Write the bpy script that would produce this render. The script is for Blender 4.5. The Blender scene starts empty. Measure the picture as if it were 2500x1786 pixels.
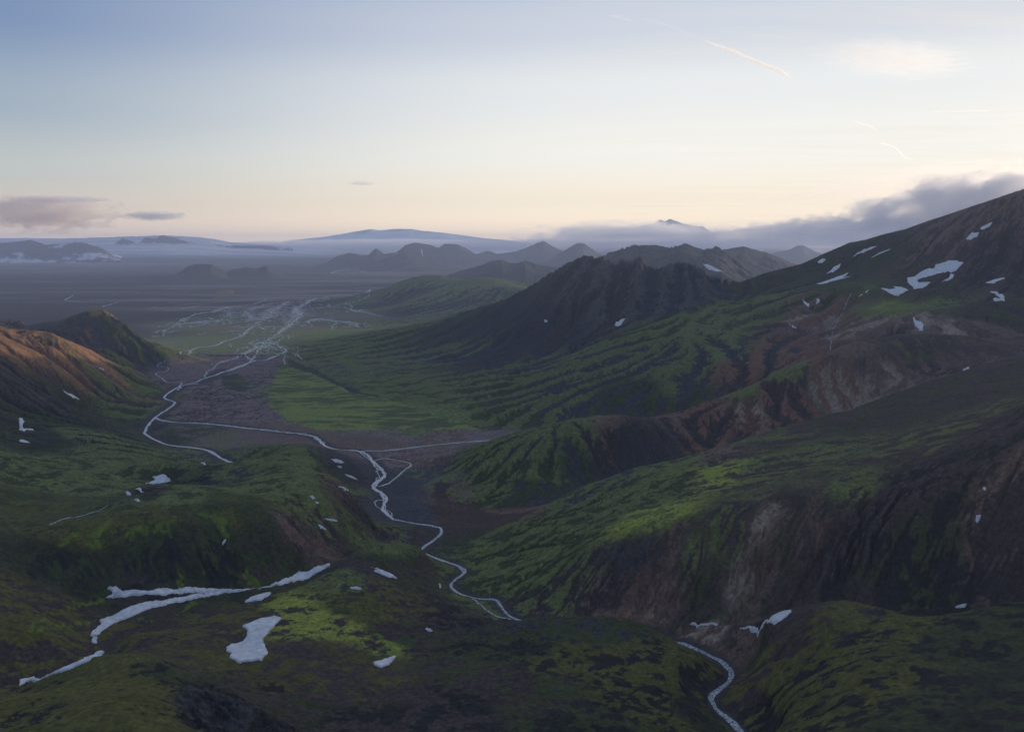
import bpy, math, time
import numpy as np
from mathutils import Vector
T0 = time.time()
rng = np.random.default_rng(7)
f32 = np.float32
# ---------------------------------------------------------------- camera geometry (survey helper)
W, H, FPX = 2273.0, 1624.0, 1891.0
CX, CY, YH = W / 2, H / 2, 540.0
TH = math.atan((CY - YH) / FPX)
CT, ST = math.cos(TH), math.sin(TH)
HC = 650.0                     # camera height above the valley floor, metres

def ray(px, py):
    px = np.asarray(px, float); py = np.asarray(py, float)
    u = (px - CX) / FPX; v = (CY - py) / FPX
    return u, CT + v * ST, -ST + v * CT

def K(py):                     # fall of the sight line per metre of depth
    _, dy, dz = ray(0, py); return -dz / dy

def sq_z(px, py, z):           # ground point by its height
    dx, dy, dz = ray(px, py); t = (z - HC) / dz
    return dx / dy, math.log(max(t * dy, 225.0)), z

def sq_Y(px, py, Y):
    dx, dy, dz = ray(px, py)
    return dx / dy, math.log(Y), HC + Y * dz / dy

def sq_h(px, Y, z):            # hidden point: column, depth, height
    dx, dy, _ = ray(px, 700); return dx / dy, math.log(Y), z

# ---------------------------------------------------------------- grid
s_core = np.arange(-0.66, 0.6601, 0.0011)
s_side = np.arange(0.666, 1.15, 0.007)
S = np.concatenate([-s_side[::-1], s_core, s_side])
Q = np.concatenate([np.arange(math.log(230), math.log(430), 0.006), np.arange(math.log(430), math.log(12000), 0.0025), np.arange(math.log(12000), math.log(44990), 0.006)])
Q[-1] = math.log(44990)
NS, NQ = len(S), len(Q)
YY = np.exp(Q)[:, None].repeat(NS, 1).astype(f32)
XX = (S[None, :] * np.exp(Q)[:, None]).astype(f32)

# ---------------------------------------------------------------- noise
_p = rng.permutation(256); PERM = np.concatenate([_p, _p, _p]).astype(np.int32)
_a = rng.random(256) * 2 * np.pi
GX, GY = np.cos(_a).astype(f32), np.sin(_a).astype(f32)

def perlin(x, y):
    x = np.asarray(x, f32); y = np.asarray(y, f32)
    xi = np.floor(x).astype(np.int32); yi = np.floor(y).astype(np.int32)
    xf = x - xi; yf = y - yi
    xi &= 255; yi &= 255
    u = xf * xf * xf * (xf * (xf * 6 - 15) + 10); v = yf * yf * yf * (yf * (yf * 6 - 15) + 10)
    def g(ix, iy, fx, fy):
        h = PERM[PERM[ix & 255] + (iy & 255)]
        return GX[h] * fx + GY[h] * fy
    a = g(xi, yi, xf, yf); b = g(xi + 1, yi, xf - 1, yf)
    c = g(xi, yi + 1, xf, yf - 1); d = g(xi + 1, yi + 1, xf - 1, yf - 1)
    return ((a + u * (b - a)) * (1 - v) + (c + u * (d - c)) * v) * 1.5

def fbm(x, y, wl, oct=4, gain=0.5, off=0.0):
    r = 0; a = 1.0; n = 0
    for i in range(oct):
        r = r + a * perlin(x / wl + 17.3 * i + off, y / wl - 9.1 * i + off * 1.7); n += a
        a *= gain; wl /= 2.03
    return r / n

def ridged(x, y, wl, oct=4, off=0.0):
    r = 0; a = 1.0; n = 0
    for i in range(oct):
        r = r + a * (1 - 2 * np.abs(perlin(x / wl + 31.3 * i + off, y / wl + 5.1 * i))); n += a
        a *= 0.55; wl /= 2.1
    return r / n

def sst(x, a, b):
    t = np.clip((x - a) / (b - a), 0, 1); return t * t * (3 - 2 * t)

# ---------------------------------------------------------------- survey points of the land
# ('z', px, py, z) seen point by height; ('Y', px, py, depth) seen by distance; ('h', px, depth, z) hidden point
RIVER_MAIN = [(1660,1660,108),(1640,1612,98),(1585,1560,92),(1583,1535,88),(1622,1500,84),(1612,1472,78),(1578,1450,74),(1530,1428,70),(1485,1415,68),
  (1450,1400,64),(1380,1398,60),(1300,1390,55),(1210,1382,49),(1140,1370,44),(1118,1352,43),(1100,1330,42),(1055,1325,40),(1012,1312,38),(1003,1292,36),(1030,1270,34),
  (1020,1256,32),(965,1236,28),(935,1217,24),(978,1182,22),(964,1166,21),(872,1151,18),(850,1126,17),(856,1102,16),(830,1078,14),(852,1052,13),
  (828,1022,12),(795,1000,11),(735,994,10),(690,966,8),(610,956,7),(480,941,5),(415,937,4),(362,932,3.4),(343,924,3)]
RIVER_LEFT = [(512,1060,13),(522,1036,11),(490,1015,9),(450,995,7),(372,986,5),(330,968,4),(322,955,3.5),(345,925,3),(388,893,2),(365,880,1.5),(402,856,1),(440,850,0.5),(500,822,0)]
RIVER_RIGHT = [(1118,976,20),(1000,984,15),(920,992,12),(850,1000,11),(797,1000,11)]
P = []
def line(mode, pts):
    f = {'z': sq_z, 'Y': sq_Y, 'h': sq_h}
    out = []
    for p in pts:
        if isinstance(p[0], str): out.append(f[p[0]](*p[1:]))
        else: out.append(f[mode](*p))
    for a, b in zip(out[:-1], out[1:]):
        a = np.array(a); b = np.array(b)
        n = max(1, int(np.hypot(a[0] - b[0], a[1] - b[1]) / 0.045))
        for i in range(n): P.append(a + (b - a) * i / n)
    P.append(np.array(out[-1]))
def pts(mode, l):
    f = {'z': sq_z, 'Y': sq_Y, 'h': sq_h}[mode]
    for p in l: P.append(np.array(f(*p)))
line('z', RIVER_MAIN); line('z', RIVER_LEFT); line('z', RIVER_RIGHT)
# valley floor and fans
pts('z', [(400,870,1),(500,870,1),(600,900,2),(500,800,0),(600,760,0),(700,720,0),(600,700,0),(480,720,0),(800,700,0),(850,660,0),(700,660,0),(400,800,0),
  (700,850,1),(750,900,4),(900,920,8),(1000,945,12),(1060,957,14),(800,960,7),(950,985,10),(640,810,0),(820,890,8),(900,1040,12),(950,1080,15),(960,1130,18),
  (1000,1170,22),(1100,1150,25),(1180,1130,30),(900,1130,16),(400,960,5),(500,970,6),(590,980,8),(420,740,0),(350,700,0),(200,680,0),(45,700,0),(880,700,2),(760,800,8)])
# central mountain
line('Y', [('z',640,785,0),('z',690,815,1),('z',760,850,4),('z',830,875,8),('z',940,905,12),('z',1000,930,14),('z',1090,950,16),('z',1200,952,20)])
line('Y', [(800,738,5800),(900,720,5700),(1000,700,5600),(1060,683,5450),(1120,665,5300),(1180,635,5050),(1215,612,4900),(1240,598,4850),(1270,578,4780),(1300,571,4750),(1340,574,4700),(1368,586,4650),(1395,580,4600),
  (1422,574,4600),(1445,594,4550),(1465,598,4500),(1490,588,4500),(1530,590,4480),(1562,604,4450),(1600,620,4450),(1640,628,4500)])
pts('h', [(800,6600,0),(950,6900,20),(1120,6300,60),(1300,5900,150),(1420,5600,200),(1550,5500,230),(1640,5700,250)])
pts('Y', [(1200,700,4500),(1100,760,4500),(1000,820,4100),(1450,650,4330),(1350,650,4430),(1250,680,4450),(1550,655,4280),(1100,720,5000),(900,780,4800)])
line('Y', [(1650,655,4350),(1500,695,4050),(1400,735,3850),(1280,790,3650),(1150,850,3500)])
line('Y', [(1480,690,4200),(1420,712,4100),(1300,748,4150),(1180,805,3980)])
pts('Y', [(1600,740,3600),(1500,750,3500),(1500,800,3250),(1550,850,3020),(1450,850,3050),(1400,900,2930),(1400,800,3350),(1300,850,3150),(1200,900,3000),
  (1200,850,3350),(1100,900,3100),(1600,800,3150),(1650,700,3950),(1550,720,3800)])
# big slope on the right
line('Y', [(1640,628,4500),(1700,605,4600),(1780,585,4700),(1870,545,4800),(1960,520,4700),(2060,490,4600),(2150,460,4400),(2230,433,4200),(2400,392,4100),(2700,345,4000),(3000,335,3900)])
pts('h', [(1700,5600,300),(1900,6200,420),(2200,5800,650),(2500,5500,750),(3000,5500,750)])
pts('Y', [(1800,640,4150),(1900,642,4000),(2000,652,3850),(2100,660,3700),(2230,650,3600),(2230,700,3350),(2400,680,3400),(2400,560,3800),(1900,590,4450),(2000,570,4350),(2100,580,4100),(2200,540,4000),(2200,600,3850)])
line('Y', [(1700,655,4150),(1750,657,4000),(1850,668,3800),(1960,690,3550),(2060,682,3500),(2150,700,3350)])
line('Y', [(1890,655,3880),(1870,690,3620),(1845,740,3330),(1840,775,3150),('h',1840,3050,235),('h',1750,2900,180),('h',1640,2850,115),('h',1500,2850,62),('h',1400,2870,40),('h',1300,2900,24)])
pts('Y', [(1700,700,3850),(1700,760,3400),(1650,800,3200),(1720,820,3050),(2040,745,3150),(2000,705,3350),(2120,730,3200),(1950,735,3280),(1760,700,3700)])
pts('h', [(2000,3150,290),(2150,3150,300),(2300,3200,320)])
# long ridge with the brown cliff
line('z', [(1300,950,34),(1400,936,75),(1500,915,150),(1570,893,180),(1640,870,205),(1750,822,265),(1830,785,305),(1900,757,335),(2000,742,345),(2100,742,340),(2180,755,322),(2230,775,305),(2450,775,310)])
line('z', [(1200,1125,30),(1290,1075,42),(1400,1032,52),(1540,1005,75),(1640,970,108),(1750,942,138),(1860,908,165),(2000,862,215),(2150,815,265),(2230,789,290),(2450,770,320)])
line('z', [(965,1008,16),(1000,1003,40),(1040,996,75),(1100,985,110),(1200,972,140),(1300,960,150),(1400,945,155),(1500,918,152)])
pts('z', [(985,1040,14),(1010,1090,17),(1080,1118,20)])
pts('h', [(1200,2700,25),(1300,2650,45),(1400,2650,70)])
# near right massif
line('z', [(1060,1186,26),(1130,1160,55),(1240,1108,95),(1300,1070,122),(1400,1040,150),(1540,1012,165),(1600,995,175),(1700,960,195),(1900,903,245),(2050,850,285),(2230,793,330),(2450,770,370)])
line('z', [(1330,1205,140),(1420,1178,168),(1500,1152,190),(1600,1128,212),(1700,1112,230),(1850,1098,252),(1950,1060,275),(2100,1050,300),(2230,1020,330),(2450,1000,380)])
line('z', [(1500,1385,72),(1640,1390,85),(1750,1365,105),(1900,1340,130),(2050,1360,145),(2130,1350,155),(2230,1335,175),(2450,1330,210)])
pts('z', [(1400,1110,150),(1600,1070,195),(1800,1020,235),(2000,960,275),(2150,900,310),(1200,1180,85),(1150,1250,60),(1250,1280,85),(1060,1290,42),(1120,1340,50),(1600,1250,150),(1800,1230,180),(2000,1200,215),(2200,1180,240)])
# bottom right hill
line('z', [(1500,1402,92),(1560,1390,104),(1620,1398,108),(1680,1392,130),(1760,1365,160),(1870,1343,185),(1950,1352,190),(2050,1372,185),(2140,1362,200),(2230,1340,215),(2450,1330,250)])
pts('z', [(1700,1450,130),(1850,1420,180),(1645,1550,108),(1750,1550,160),(1900,1500,215),(1900,1624,235),(2050,1500,230),(2100,1624,250),(2230,1450,240),(2230,1624,260),(1750,1624,180),(1690,1500,122),(2450,1600,290),(1900,1800,240),(2200,1850,270),(1600,1440,88)])
# bottom centre rubble
line('z', [(1090,1385,72),(1150,1378,84),(1200,1370,95),(1300,1372,105),(1400,1380,105),(1480,1410,92),(1550,1446,90),(1575,1480,98),(1545,1540,112),(1560,1624,122)])
pts('z', [(1300,1450,125),(1300,1550,150),(1300,1624,160),(1450,1500,125),(1450,1624,145),(1150,1450,110),(1100,1550,140),(1100,1624,155),(1300,1850,180),(1000,1850,190),(1600,1850,160)])
# bottom left
GULLY = [(30,1525,131),(130,1490,125),(225,1455,118),(207,1415,112),(225,1385,108),(300,1350,100),(400,1330,92),(470,1315,88),(540,1305,84),(600,1300,80),(660,1280,72),(740,1250,60),(790,1228,50),(840,1203,38),(900,1186,26)]
line('z', GULLY); line('z', [(245,1320,105),(400,1315,98),(540,1305,84)])
line('z', [(640,1312,98),(740,1262,105),(800,1224,102),(850,1203,98),(900,1203,88),(950,1222,62)])
pts('z', [(990,1300,42),(1050,1350,52),(900,1300,80),(850,1370,110),(950,1340,85),(700,1350,115),(560,1420,125),(400,1400,130),(560,1365,118),(700,1420,127),(850,1465,118),(950,1400,98),
  (1020,1385,82),(700,1500,140),(560,1490,142),(950,1500,135)])
line('z', [(40,1550,160),(120,1497,168),(200,1466,186),(280,1452,190),(360,1456,182),(420,1490,168),(500,1530,176)])
pts('z', [(150,1600,230),(300,1550,220),(300,1624,245),(40,1624,215),(450,1624,200),(600,1624,170),(600,1560,160),(800,1560,145),(800,1624,155),(380,1580,216),(100,1400,150),(100,1340,142),(300,1400,140),(-200,1500,220),(-200,1350,200),(300,1850,260),(700,1850,200)])
# hill between the two rivers
line('z', [(-150,1200,175),(45,1190,168),(200,1168,172),(400,1170,170),(500,1155,165),(620,1172,150),(700,1182,112)])
pts('z', [(100,1290,132),(300,1300,114),(45,1240,150),(300,1080,172),(500,1090,172),(650,1060,165),(740,1060,150),(740,1130,130),(820,1115,60),(790,1040,60),(830,1180,52)])
line('z', [(590,985,40),(625,990,90),(680,1000,120),(740,1006,108),(780,1015,60)])
pts('z', [(640,1025,142),(560,1060,115),(430,1090,100),(350,1068,66),(300,1100,85),(450,1035,95),(350,1028,104),(200,1050,110),(45,1050,130),(235,1125,125),(130,1150,138),(300,1000,62),(200,1000,75),(45,1000,92),(-200,1050,180)])
line('z', [(330,957,14),(250,950,60),(150,950,90),(45,950,110)])
pts('z', [(150,930,68),(45,915,110),(330,900,8),(300,870,30),(340,830,5),(330,850,8),(200,870,80),(100,870,130),(45,870,160),(250,900,40),(-200,900,250)])
# left spur and the dark peak behind it
line('z', [(-200,690,420),(45,733,300),(95,736,292),(130,748,275),(165,765,235),(220,790,170),(280,812,100),(330,832,30)])
line('Y', [(45,727,4900),(100,714,4800),(150,704,4750),(190,690,4700),(228,683,4700),(245,692,4680),(262,706,4650),(300,735,4570),(350,768,4480),(400,778,4560)])
pts('h', [(165,4080,110),(250,4120,55),(330,4230,8),(45,4150,190),(230,5700,10),(100,6000,20),(400,5200,2),(-100,5000,300)])
pts('z', [(350,815,0),(420,795,0),(440,770,0)])
# pale hills beyond the central mountain
line('Y', [(835,655,9200),(865,635,9300),(900,617,9300),(960,608,9300),(1000,622,9100),(1020,625,9000),(1060,612,8800),(1110,622,8500),(1150,642,8000)])
pts('Y', [(1000,665,8000),(900,680,7900),(850,680,8600)])
pts('h', [(950,10600,10),(1100,10600,20),(1200,7600,80),(1300,8000,50),(1500,8000,50),(1400,9500,0)])
for px in range(-900, 3400, 430):
    P.append(np.array(sq_h(px, 480, 235 + 20 * math.sin(px)))); P.append(np.array(sq_h(px, 300, 215))); P.append(np.array(sq_h(px, 225, 200)))
for px in range(-700, 3100, 250):
    for Y in (7500, 9500, 12000, 17000, 26000, 45000):
        if Y < 10000 and 700 < px < 1500: continue
        z = 0.0
        if px > 1600 and Y < 12000: z = {7500: 330, 9500: 120}[Y]
        if Y > 9000 or px < 700 or px > 1500: P.append(np.array(sq_h(px, Y, z)))
P = np.array(P)
# merge points closer than a hair
keep = []
for i in range(len(P)):
    if all(np.hypot(*(P[i, :2] - P[j, :2])) > 0.012 for j in keep): keep.append(i)
P = P[keep]
C2 = 0.02 ** 2
def phi(a, b):
    return np.sqrt((a[:, None, 0] - b[None, :, 0]) ** 2 + (a[:, None, 1] - b[None, :, 1]) ** 2 + C2)
n = len(P); A = np.zeros((n + 3, n + 3))
A[:n, :n] = phi(P, P) + np.eye(n) * -0.004
A[:n, n] = 1; A[:n, n + 1:] = P[:, :2]; A[n:, :n] = A[:n, n:].T
wts = np.linalg.solve(A, np.concatenate([P[:, 2], np.zeros(3)]))
cs = np.arange(-1.2, 1.2001, 0.008); cq = np.arange(math.log(220), math.log(47000), 0.008)
gs, gq = np.meshgrid(cs, cq); G2 = np.stack([gs.ravel(), gq.ravel()], 1)
Zc = np.zeros(len(G2))
for i in range(0, len(G2), 20000):
    g = G2[i:i + 20000]; Zc[i:i + 20000] = phi(g, P) @ wts[:n] + wts[n] + g @ wts[n + 1:]
Zc = Zc.reshape(gs.shape)
def cubic_matrix(x, x0, dx, n):
    t = (x - x0) / dx; i = np.clip(np.floor(t).astype(int), 1, n - 3); fr = t - i
    M = np.zeros((len(x), n), f32); r = np.arange(len(x))
    w = [(-fr**3 + 2*fr**2 - fr) / 2, (3*fr**3 - 5*fr**2 + 2) / 2, (-3*fr**3 + 4*fr**2 + fr) / 2, (fr**3 - fr**2) / 2]
    for k in range(4): M[r, i - 1 + k] = w[k]
    return M
MQ = cubic_matrix(Q, cq[0], 0.008, len(cq)); MS = cubic_matrix(S, cs[0], 0.008, len(cs))
Z = MQ @ Zc.astype(f32) @ MS.T
fade = sst(YY, 10500, 13000)
Z = Z * (1 - fade)
Z = np.maximum(Z, -2 + 0 * Z) if False else np.where(YY > 5000, np.maximum(Z, -3), Z)
print('base', n, Z.shape, round(time.time() - T0, 1))

def bank_cap(l, rise=.42, reach=.05, lift=.5):
    a = np.array([sq_z(*p) for p in l])
    for (s1, q1, z1), (s2, q2, z2) in zip(a[:-1], a[1:]):
        i0, i1 = np.searchsorted(S, [min(s1, s2) - reach, max(s1, s2) + reach]); j0, j1 = np.searchsorted(Q, [min(q1, q2) - reach, max(q1, q2) + reach])
        gs_ = S[None, i0:i1] - s1; gq_ = Q[j0:j1, None] - q1; dx, dy = s2 - s1, q2 - q1
        t = np.clip((gs_ * dx + gq_ * dy) / (dx * dx + dy * dy + 1e-12), 0, 1)
        r = np.hypot(gs_ - t * dx, gq_ - t * dy) * YY[j0:j1, i0:i1]
        cap = z1 + (z2 - z1) * t + lift + np.maximum(r - 7, 0) * rise
        lim_r = reach * .9 * YY[j0:j1, i0:i1]
        blk = Z[j0:j1, i0:i1]; k = np.clip((lim_r - r) / (.3 * lim_r), 0, 1)
        Z[j0:j1, i0:i1] = blk - np.maximum(blk - cap, 0) * k
Z = Z.astype(f32)
bank_cap(RIVER_MAIN); bank_cap(RIVER_LEFT); bank_cap(RIVER_RIGHT)
# ---------------------------------------------------------------- far mountains, each by its skyline and distance
def hill(Y0, wf, wb, sky, colour, e=0.8, off=0.0, p=1.15):
    return dict(Y0=Y0, wf=wf, wb=wb, sky=sky, colour=colour, e=e, off=off, p=p)
FAR = [
 ('mound', 'low golden brown mound on the dark plain beyond the braided river', hill(11500, 500, 700, [(330,668),(380,660),(430,654),(480,648),(510,646),(535,652),(560,662)], 'GO', .3)),
 ('hill', 'broad flat topped butte on the dark plain left of the valley', hill(17000, 1500, 1200, [(360,625),(391,609),(418,590),(442,585),(469,586),(496,600),(510,612)], 'GB', .5)),
 ('hill', 'low twin knolled hill right of the flat topped butte', hill(17500, 1300, 1200, [(495,612),(510,599),(544,592),(570,596),(592,588),(618,604),(640,614)], 'GB', .5)),
 ('mountain', 'broad dark hazy mountain with a snow patch, behind the rocky central summit', hill(10500, 2600, 1600, [(1240,600),(1290,585),(1326,566),(1357,555),(1413,542),(1455,539),(1486,547),(1523,536),(1564,552),(1583,546),(1606,550),(1651,581),(1700,612),(1760,640)], 'HM', 1.0)),
 ('mountain', 'rounded hazy mountain dipping behind the big right slope', hill(13500, 2400, 1600, [(1560,585),(1609,552),(1648,546),(1679,555),(1726,569),(1755,583),(1850,615)], 'HM', .8)),
 ('mountain', 'low hazy hills directly left of the rocky central summit', hill(14500, 1900, 1500, [(990,612),(1030,598),(1069,588),(1095,578),(1114,576),(1135,584),(1153,582),(1165,578),(1185,586),(1230,592),(1280,600)], 'HM', .9)),
 ('mountain', 'dark pyramid shaped hill in front of the double topped mountain', hill(21800, 2000, 1400, [(800,592),(842,577),(880,563),(901,558),(925,568),(951,581),(993,589),(1040,597)], 'HM', .9)),
 ('mountain', 'small hazy hill with a pointed cone at its right end', hill(24000, 1800, 1400, [(700,590),(724,583),(750,567),(775,560),(800,567),(818,566),(835,551),(852,563),(872,560),(900,566),(930,580)], 'HM', .9)),
 ('mountain', 'double topped hazy mountain with a white snow streak down its face', hill(27000, 2300, 1800, [(850,580),(884,558),(900,543),(921,537),(950,541),(974,549),(985,541),(1016,541),(1047,558),(1070,566),(1110,572),(1160,577)], 'HM', .9)),
 ('mountain', 'pale cone shaped peak, left of the two cones under the low cloud', hill(29000, 2600, 1800, [(1040,568),(1065,560),(1085,556),(1105,562),(1147,557),(1180,543),(1206,532),(1225,545),(1251,557),(1285,566)], 'HM', .7)),
 ('mountain', 'steep cone shaped peak, right of the two cones under the low cloud', hill(24500, 2400, 1500, [(1190,583),(1222,575),(1260,550),(1283,538),(1297,538),(1312,550),(1329,563),(1360,575)], 'HM', .7)),
 ('mountain', 'faint peach cone in the gap before the big right slope', hill(31000, 2600, 1500, [(1680,570),(1714,561),(1750,553),(1775,543),(1786,543),(1800,552),(1820,561),(1860,572)], 'HM', .7)),
 ('mountain', 'dark flat shouldered mountain at the far left edge', hill(31000, 2500, 1800, [(-150,560),(-60,545),(10,538),(44,535),(68,532),(99,542),(136,539),(165,537),(190,539),(218,547),(245,561),(275,572)], 'NU', .9)),
 ('nunatak', 'dark rocky peaks standing out of the white ice cap', hill(38500, 2600, 2500, [(235,550),(258,537),(272,528),(290,534),(306,541),(323,526),(340,527),(360,522),(385,527),(401,531),(442,540),(480,543),(530,544),(590,545),(650,550)], 'NU', .9)),
 ('ice_cap', 'wide pale ice cap along the left horizon', hill(43500, 15000, 1400, [(-900,552),(-300,532),(44,528),(136,529),(272,525),(360,522),(440,526),(476,530),(510,537),(600,543),(680,549),(760,556),(860,572)], 'IC', .12, p=1.0)),
]
REG = np.full(Z.shape, -1, np.int16)
for i, (nm, lb, h) in enumerate(FAR):
    r0 = np.searchsorted(Q, math.log(h['Y0'] - h['wf'] * 1.5)); r1 = min(NQ, np.searchsorted(Q, math.log(h['Y0'] + h['wb'] * 1.5)) + 1)
    sl = slice(r0, r1)
    sk = np.array(h['sky'], float); dx, dy, dz = ray(sk[:, 0], sk[:, 1])
    ss_ = dx / dy; zz = HC + h['Y0'] * dz / dy
    X, Yv = XX[sl], YY[sl]
    wl = h['wf']
    wob = fbm(X + 900 * i, Yv, wl * 1.1, 3)
    s_ = X / Yv + 0.006 * fbm(X, Yv + 500 * i, wl * .8, 3) * np.minimum(1, np.abs(Yv - h['Y0']) / (0.5 * wl))
    top = np.interp(s_, ss_, zz, left=-50, right=-50)
    dyv = Yv - (h['Y0'] + wl * 0.22 * wob)
    t = np.where(dyv < 0, -dyv / h['wf'], dyv / h['wb'])
    fall = np.clip(1 - t, 0, 1) ** h['p']
    lay = (top + 4) * fall - 4 + (0.022 * top * ridged(X, Yv, wl * .3, 3)) * fall * (1 - fall * .6) * h['e']
    m = lay > Z[sl]
    Z[sl] = np.where(m, lay, Z[sl]); REG[sl] = np.where(m & (fall > 0.001), i, REG[sl])
print('far', round(time.time() - T0, 1))

# ---------------------------------------------------------------- sampling helpers
def idx_s(s): return np.interp(s, S, np.arange(NS))
def idx_q(q): return np.interp(q, Q, np.arange(NQ))
def bil(G, s, q):
    i = idx_s(s); j = idx_q(q)
    i0 = np.clip(i.astype(int), 0, NS - 2); j0 = np.clip(j.astype(int), 0, NQ - 2); fi = i - i0; fj = j - j0
    return (G[j0, i0] * (1 - fi) + G[j0, i0 + 1] * fi) * (1 - fj) + (G[j0 + 1, i0] * (1 - fi) + G[j0 + 1, i0 + 1] * fi) * fj
YROW = np.exp(Q)
def unproj(px, py, G=None):
    G = Z if G is None else G
    px = np.atleast_1d(np.asarray(px, float)); py = np.atleast_1d(np.asarray(py, float))
    os_, oq = np.zeros(len(px)), np.zeros(len(px))
    dx, dy, dz = ray(px, py)
    for a in range(len(px)):
        s = dx[a] / dy[a]; i = float(idx_s(s)); i0 = min(int(i), NS - 2); fi = i - i0
        col = G[:, i0] * (1 - fi) + G[:, i0 + 1] * fi
        d = col - (HC + YROW * dz[a] / dy[a])
        w = np.nonzero(d > 0)[0]
        if len(w) == 0: j = float(NQ - 1)
        elif w[0] == 0: j = 0.0
        else:
            k = w[0]; j = k - 1 + (-d[k - 1]) / (d[k] - d[k - 1] + 1e-9)
        os_[a] = s; oq[a] = np.interp(j, np.arange(NQ), Q)
    return os_, oq
def grad(Zg, r1=None):
    zs = np.gradient(Zg, axis=1) / np.gradient(S)[None, :].astype(f32)
    zq = np.gradient(Zg, axis=0) / np.gradient(Q[:Zg.shape[0]])[:, None].astype(f32)
    Yv = YY[:Zg.shape[0]]; Sv = S[None, :].astype(f32)
    return zs / Yv, (zq - Sv * zs) / Yv

def near_line(sq, rad, soft=True):
    """mask 0..1 around a polyline given in (s, q)"""
    M = np.zeros(Z.shape, f32)
    sq = np.asarray(sq, float)
    for a, b in zip(sq[:-1], sq[1:]):
        lo = np.minimum(a, b) - rad * 2.2; hi = np.maximum(a, b) + rad * 2.2
        i0, i1 = np.searchsorted(S, [lo[0], hi[0]]); j0, j1 = np.searchsorted(Q, [lo[1], hi[1]])
        if i1 <= i0 or j1 <= j0: continue
        gs_ = S[None, i0:i1] - a[0]; gq_ = Q[j0:j1, None] - a[1]
        d = b - a; L = d @ d + 1e-12
        t = np.clip((gs_ * d[0] + gq_ * d[1]) / L, 0, 1)
        r = np.hypot(gs_ - t * d[0], gq_ - t * d[1])
        M[j0:j1, i0:i1] = np.maximum(M[j0:j1, i0:i1], np.exp(-(r / rad) ** 2))
    return M
def sqs(l): return [sq_z(*p)[:2] for p in l]

# ---------------------------------------------------------------- paint: ground cover colours (albedo, near mosses darkened to paint in the dim foreground), gully strength, crags
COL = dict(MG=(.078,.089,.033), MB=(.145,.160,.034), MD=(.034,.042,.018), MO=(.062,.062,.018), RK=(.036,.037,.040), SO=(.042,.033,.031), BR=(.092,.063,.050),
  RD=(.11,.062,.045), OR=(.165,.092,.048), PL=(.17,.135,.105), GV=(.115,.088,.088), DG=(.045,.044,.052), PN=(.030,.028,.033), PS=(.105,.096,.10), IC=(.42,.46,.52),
  GO=(.12,.09,.035), GB=(.055,.048,.038), RB=(.060,.055,.053), HM=(.042,.044,.040), NU=(.035,.037,.045), FG=(.092,.12,.042), HG=(.085,.10,.045), BK=(.016,.018,.018), SV=(.42,.45,.50))
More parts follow.
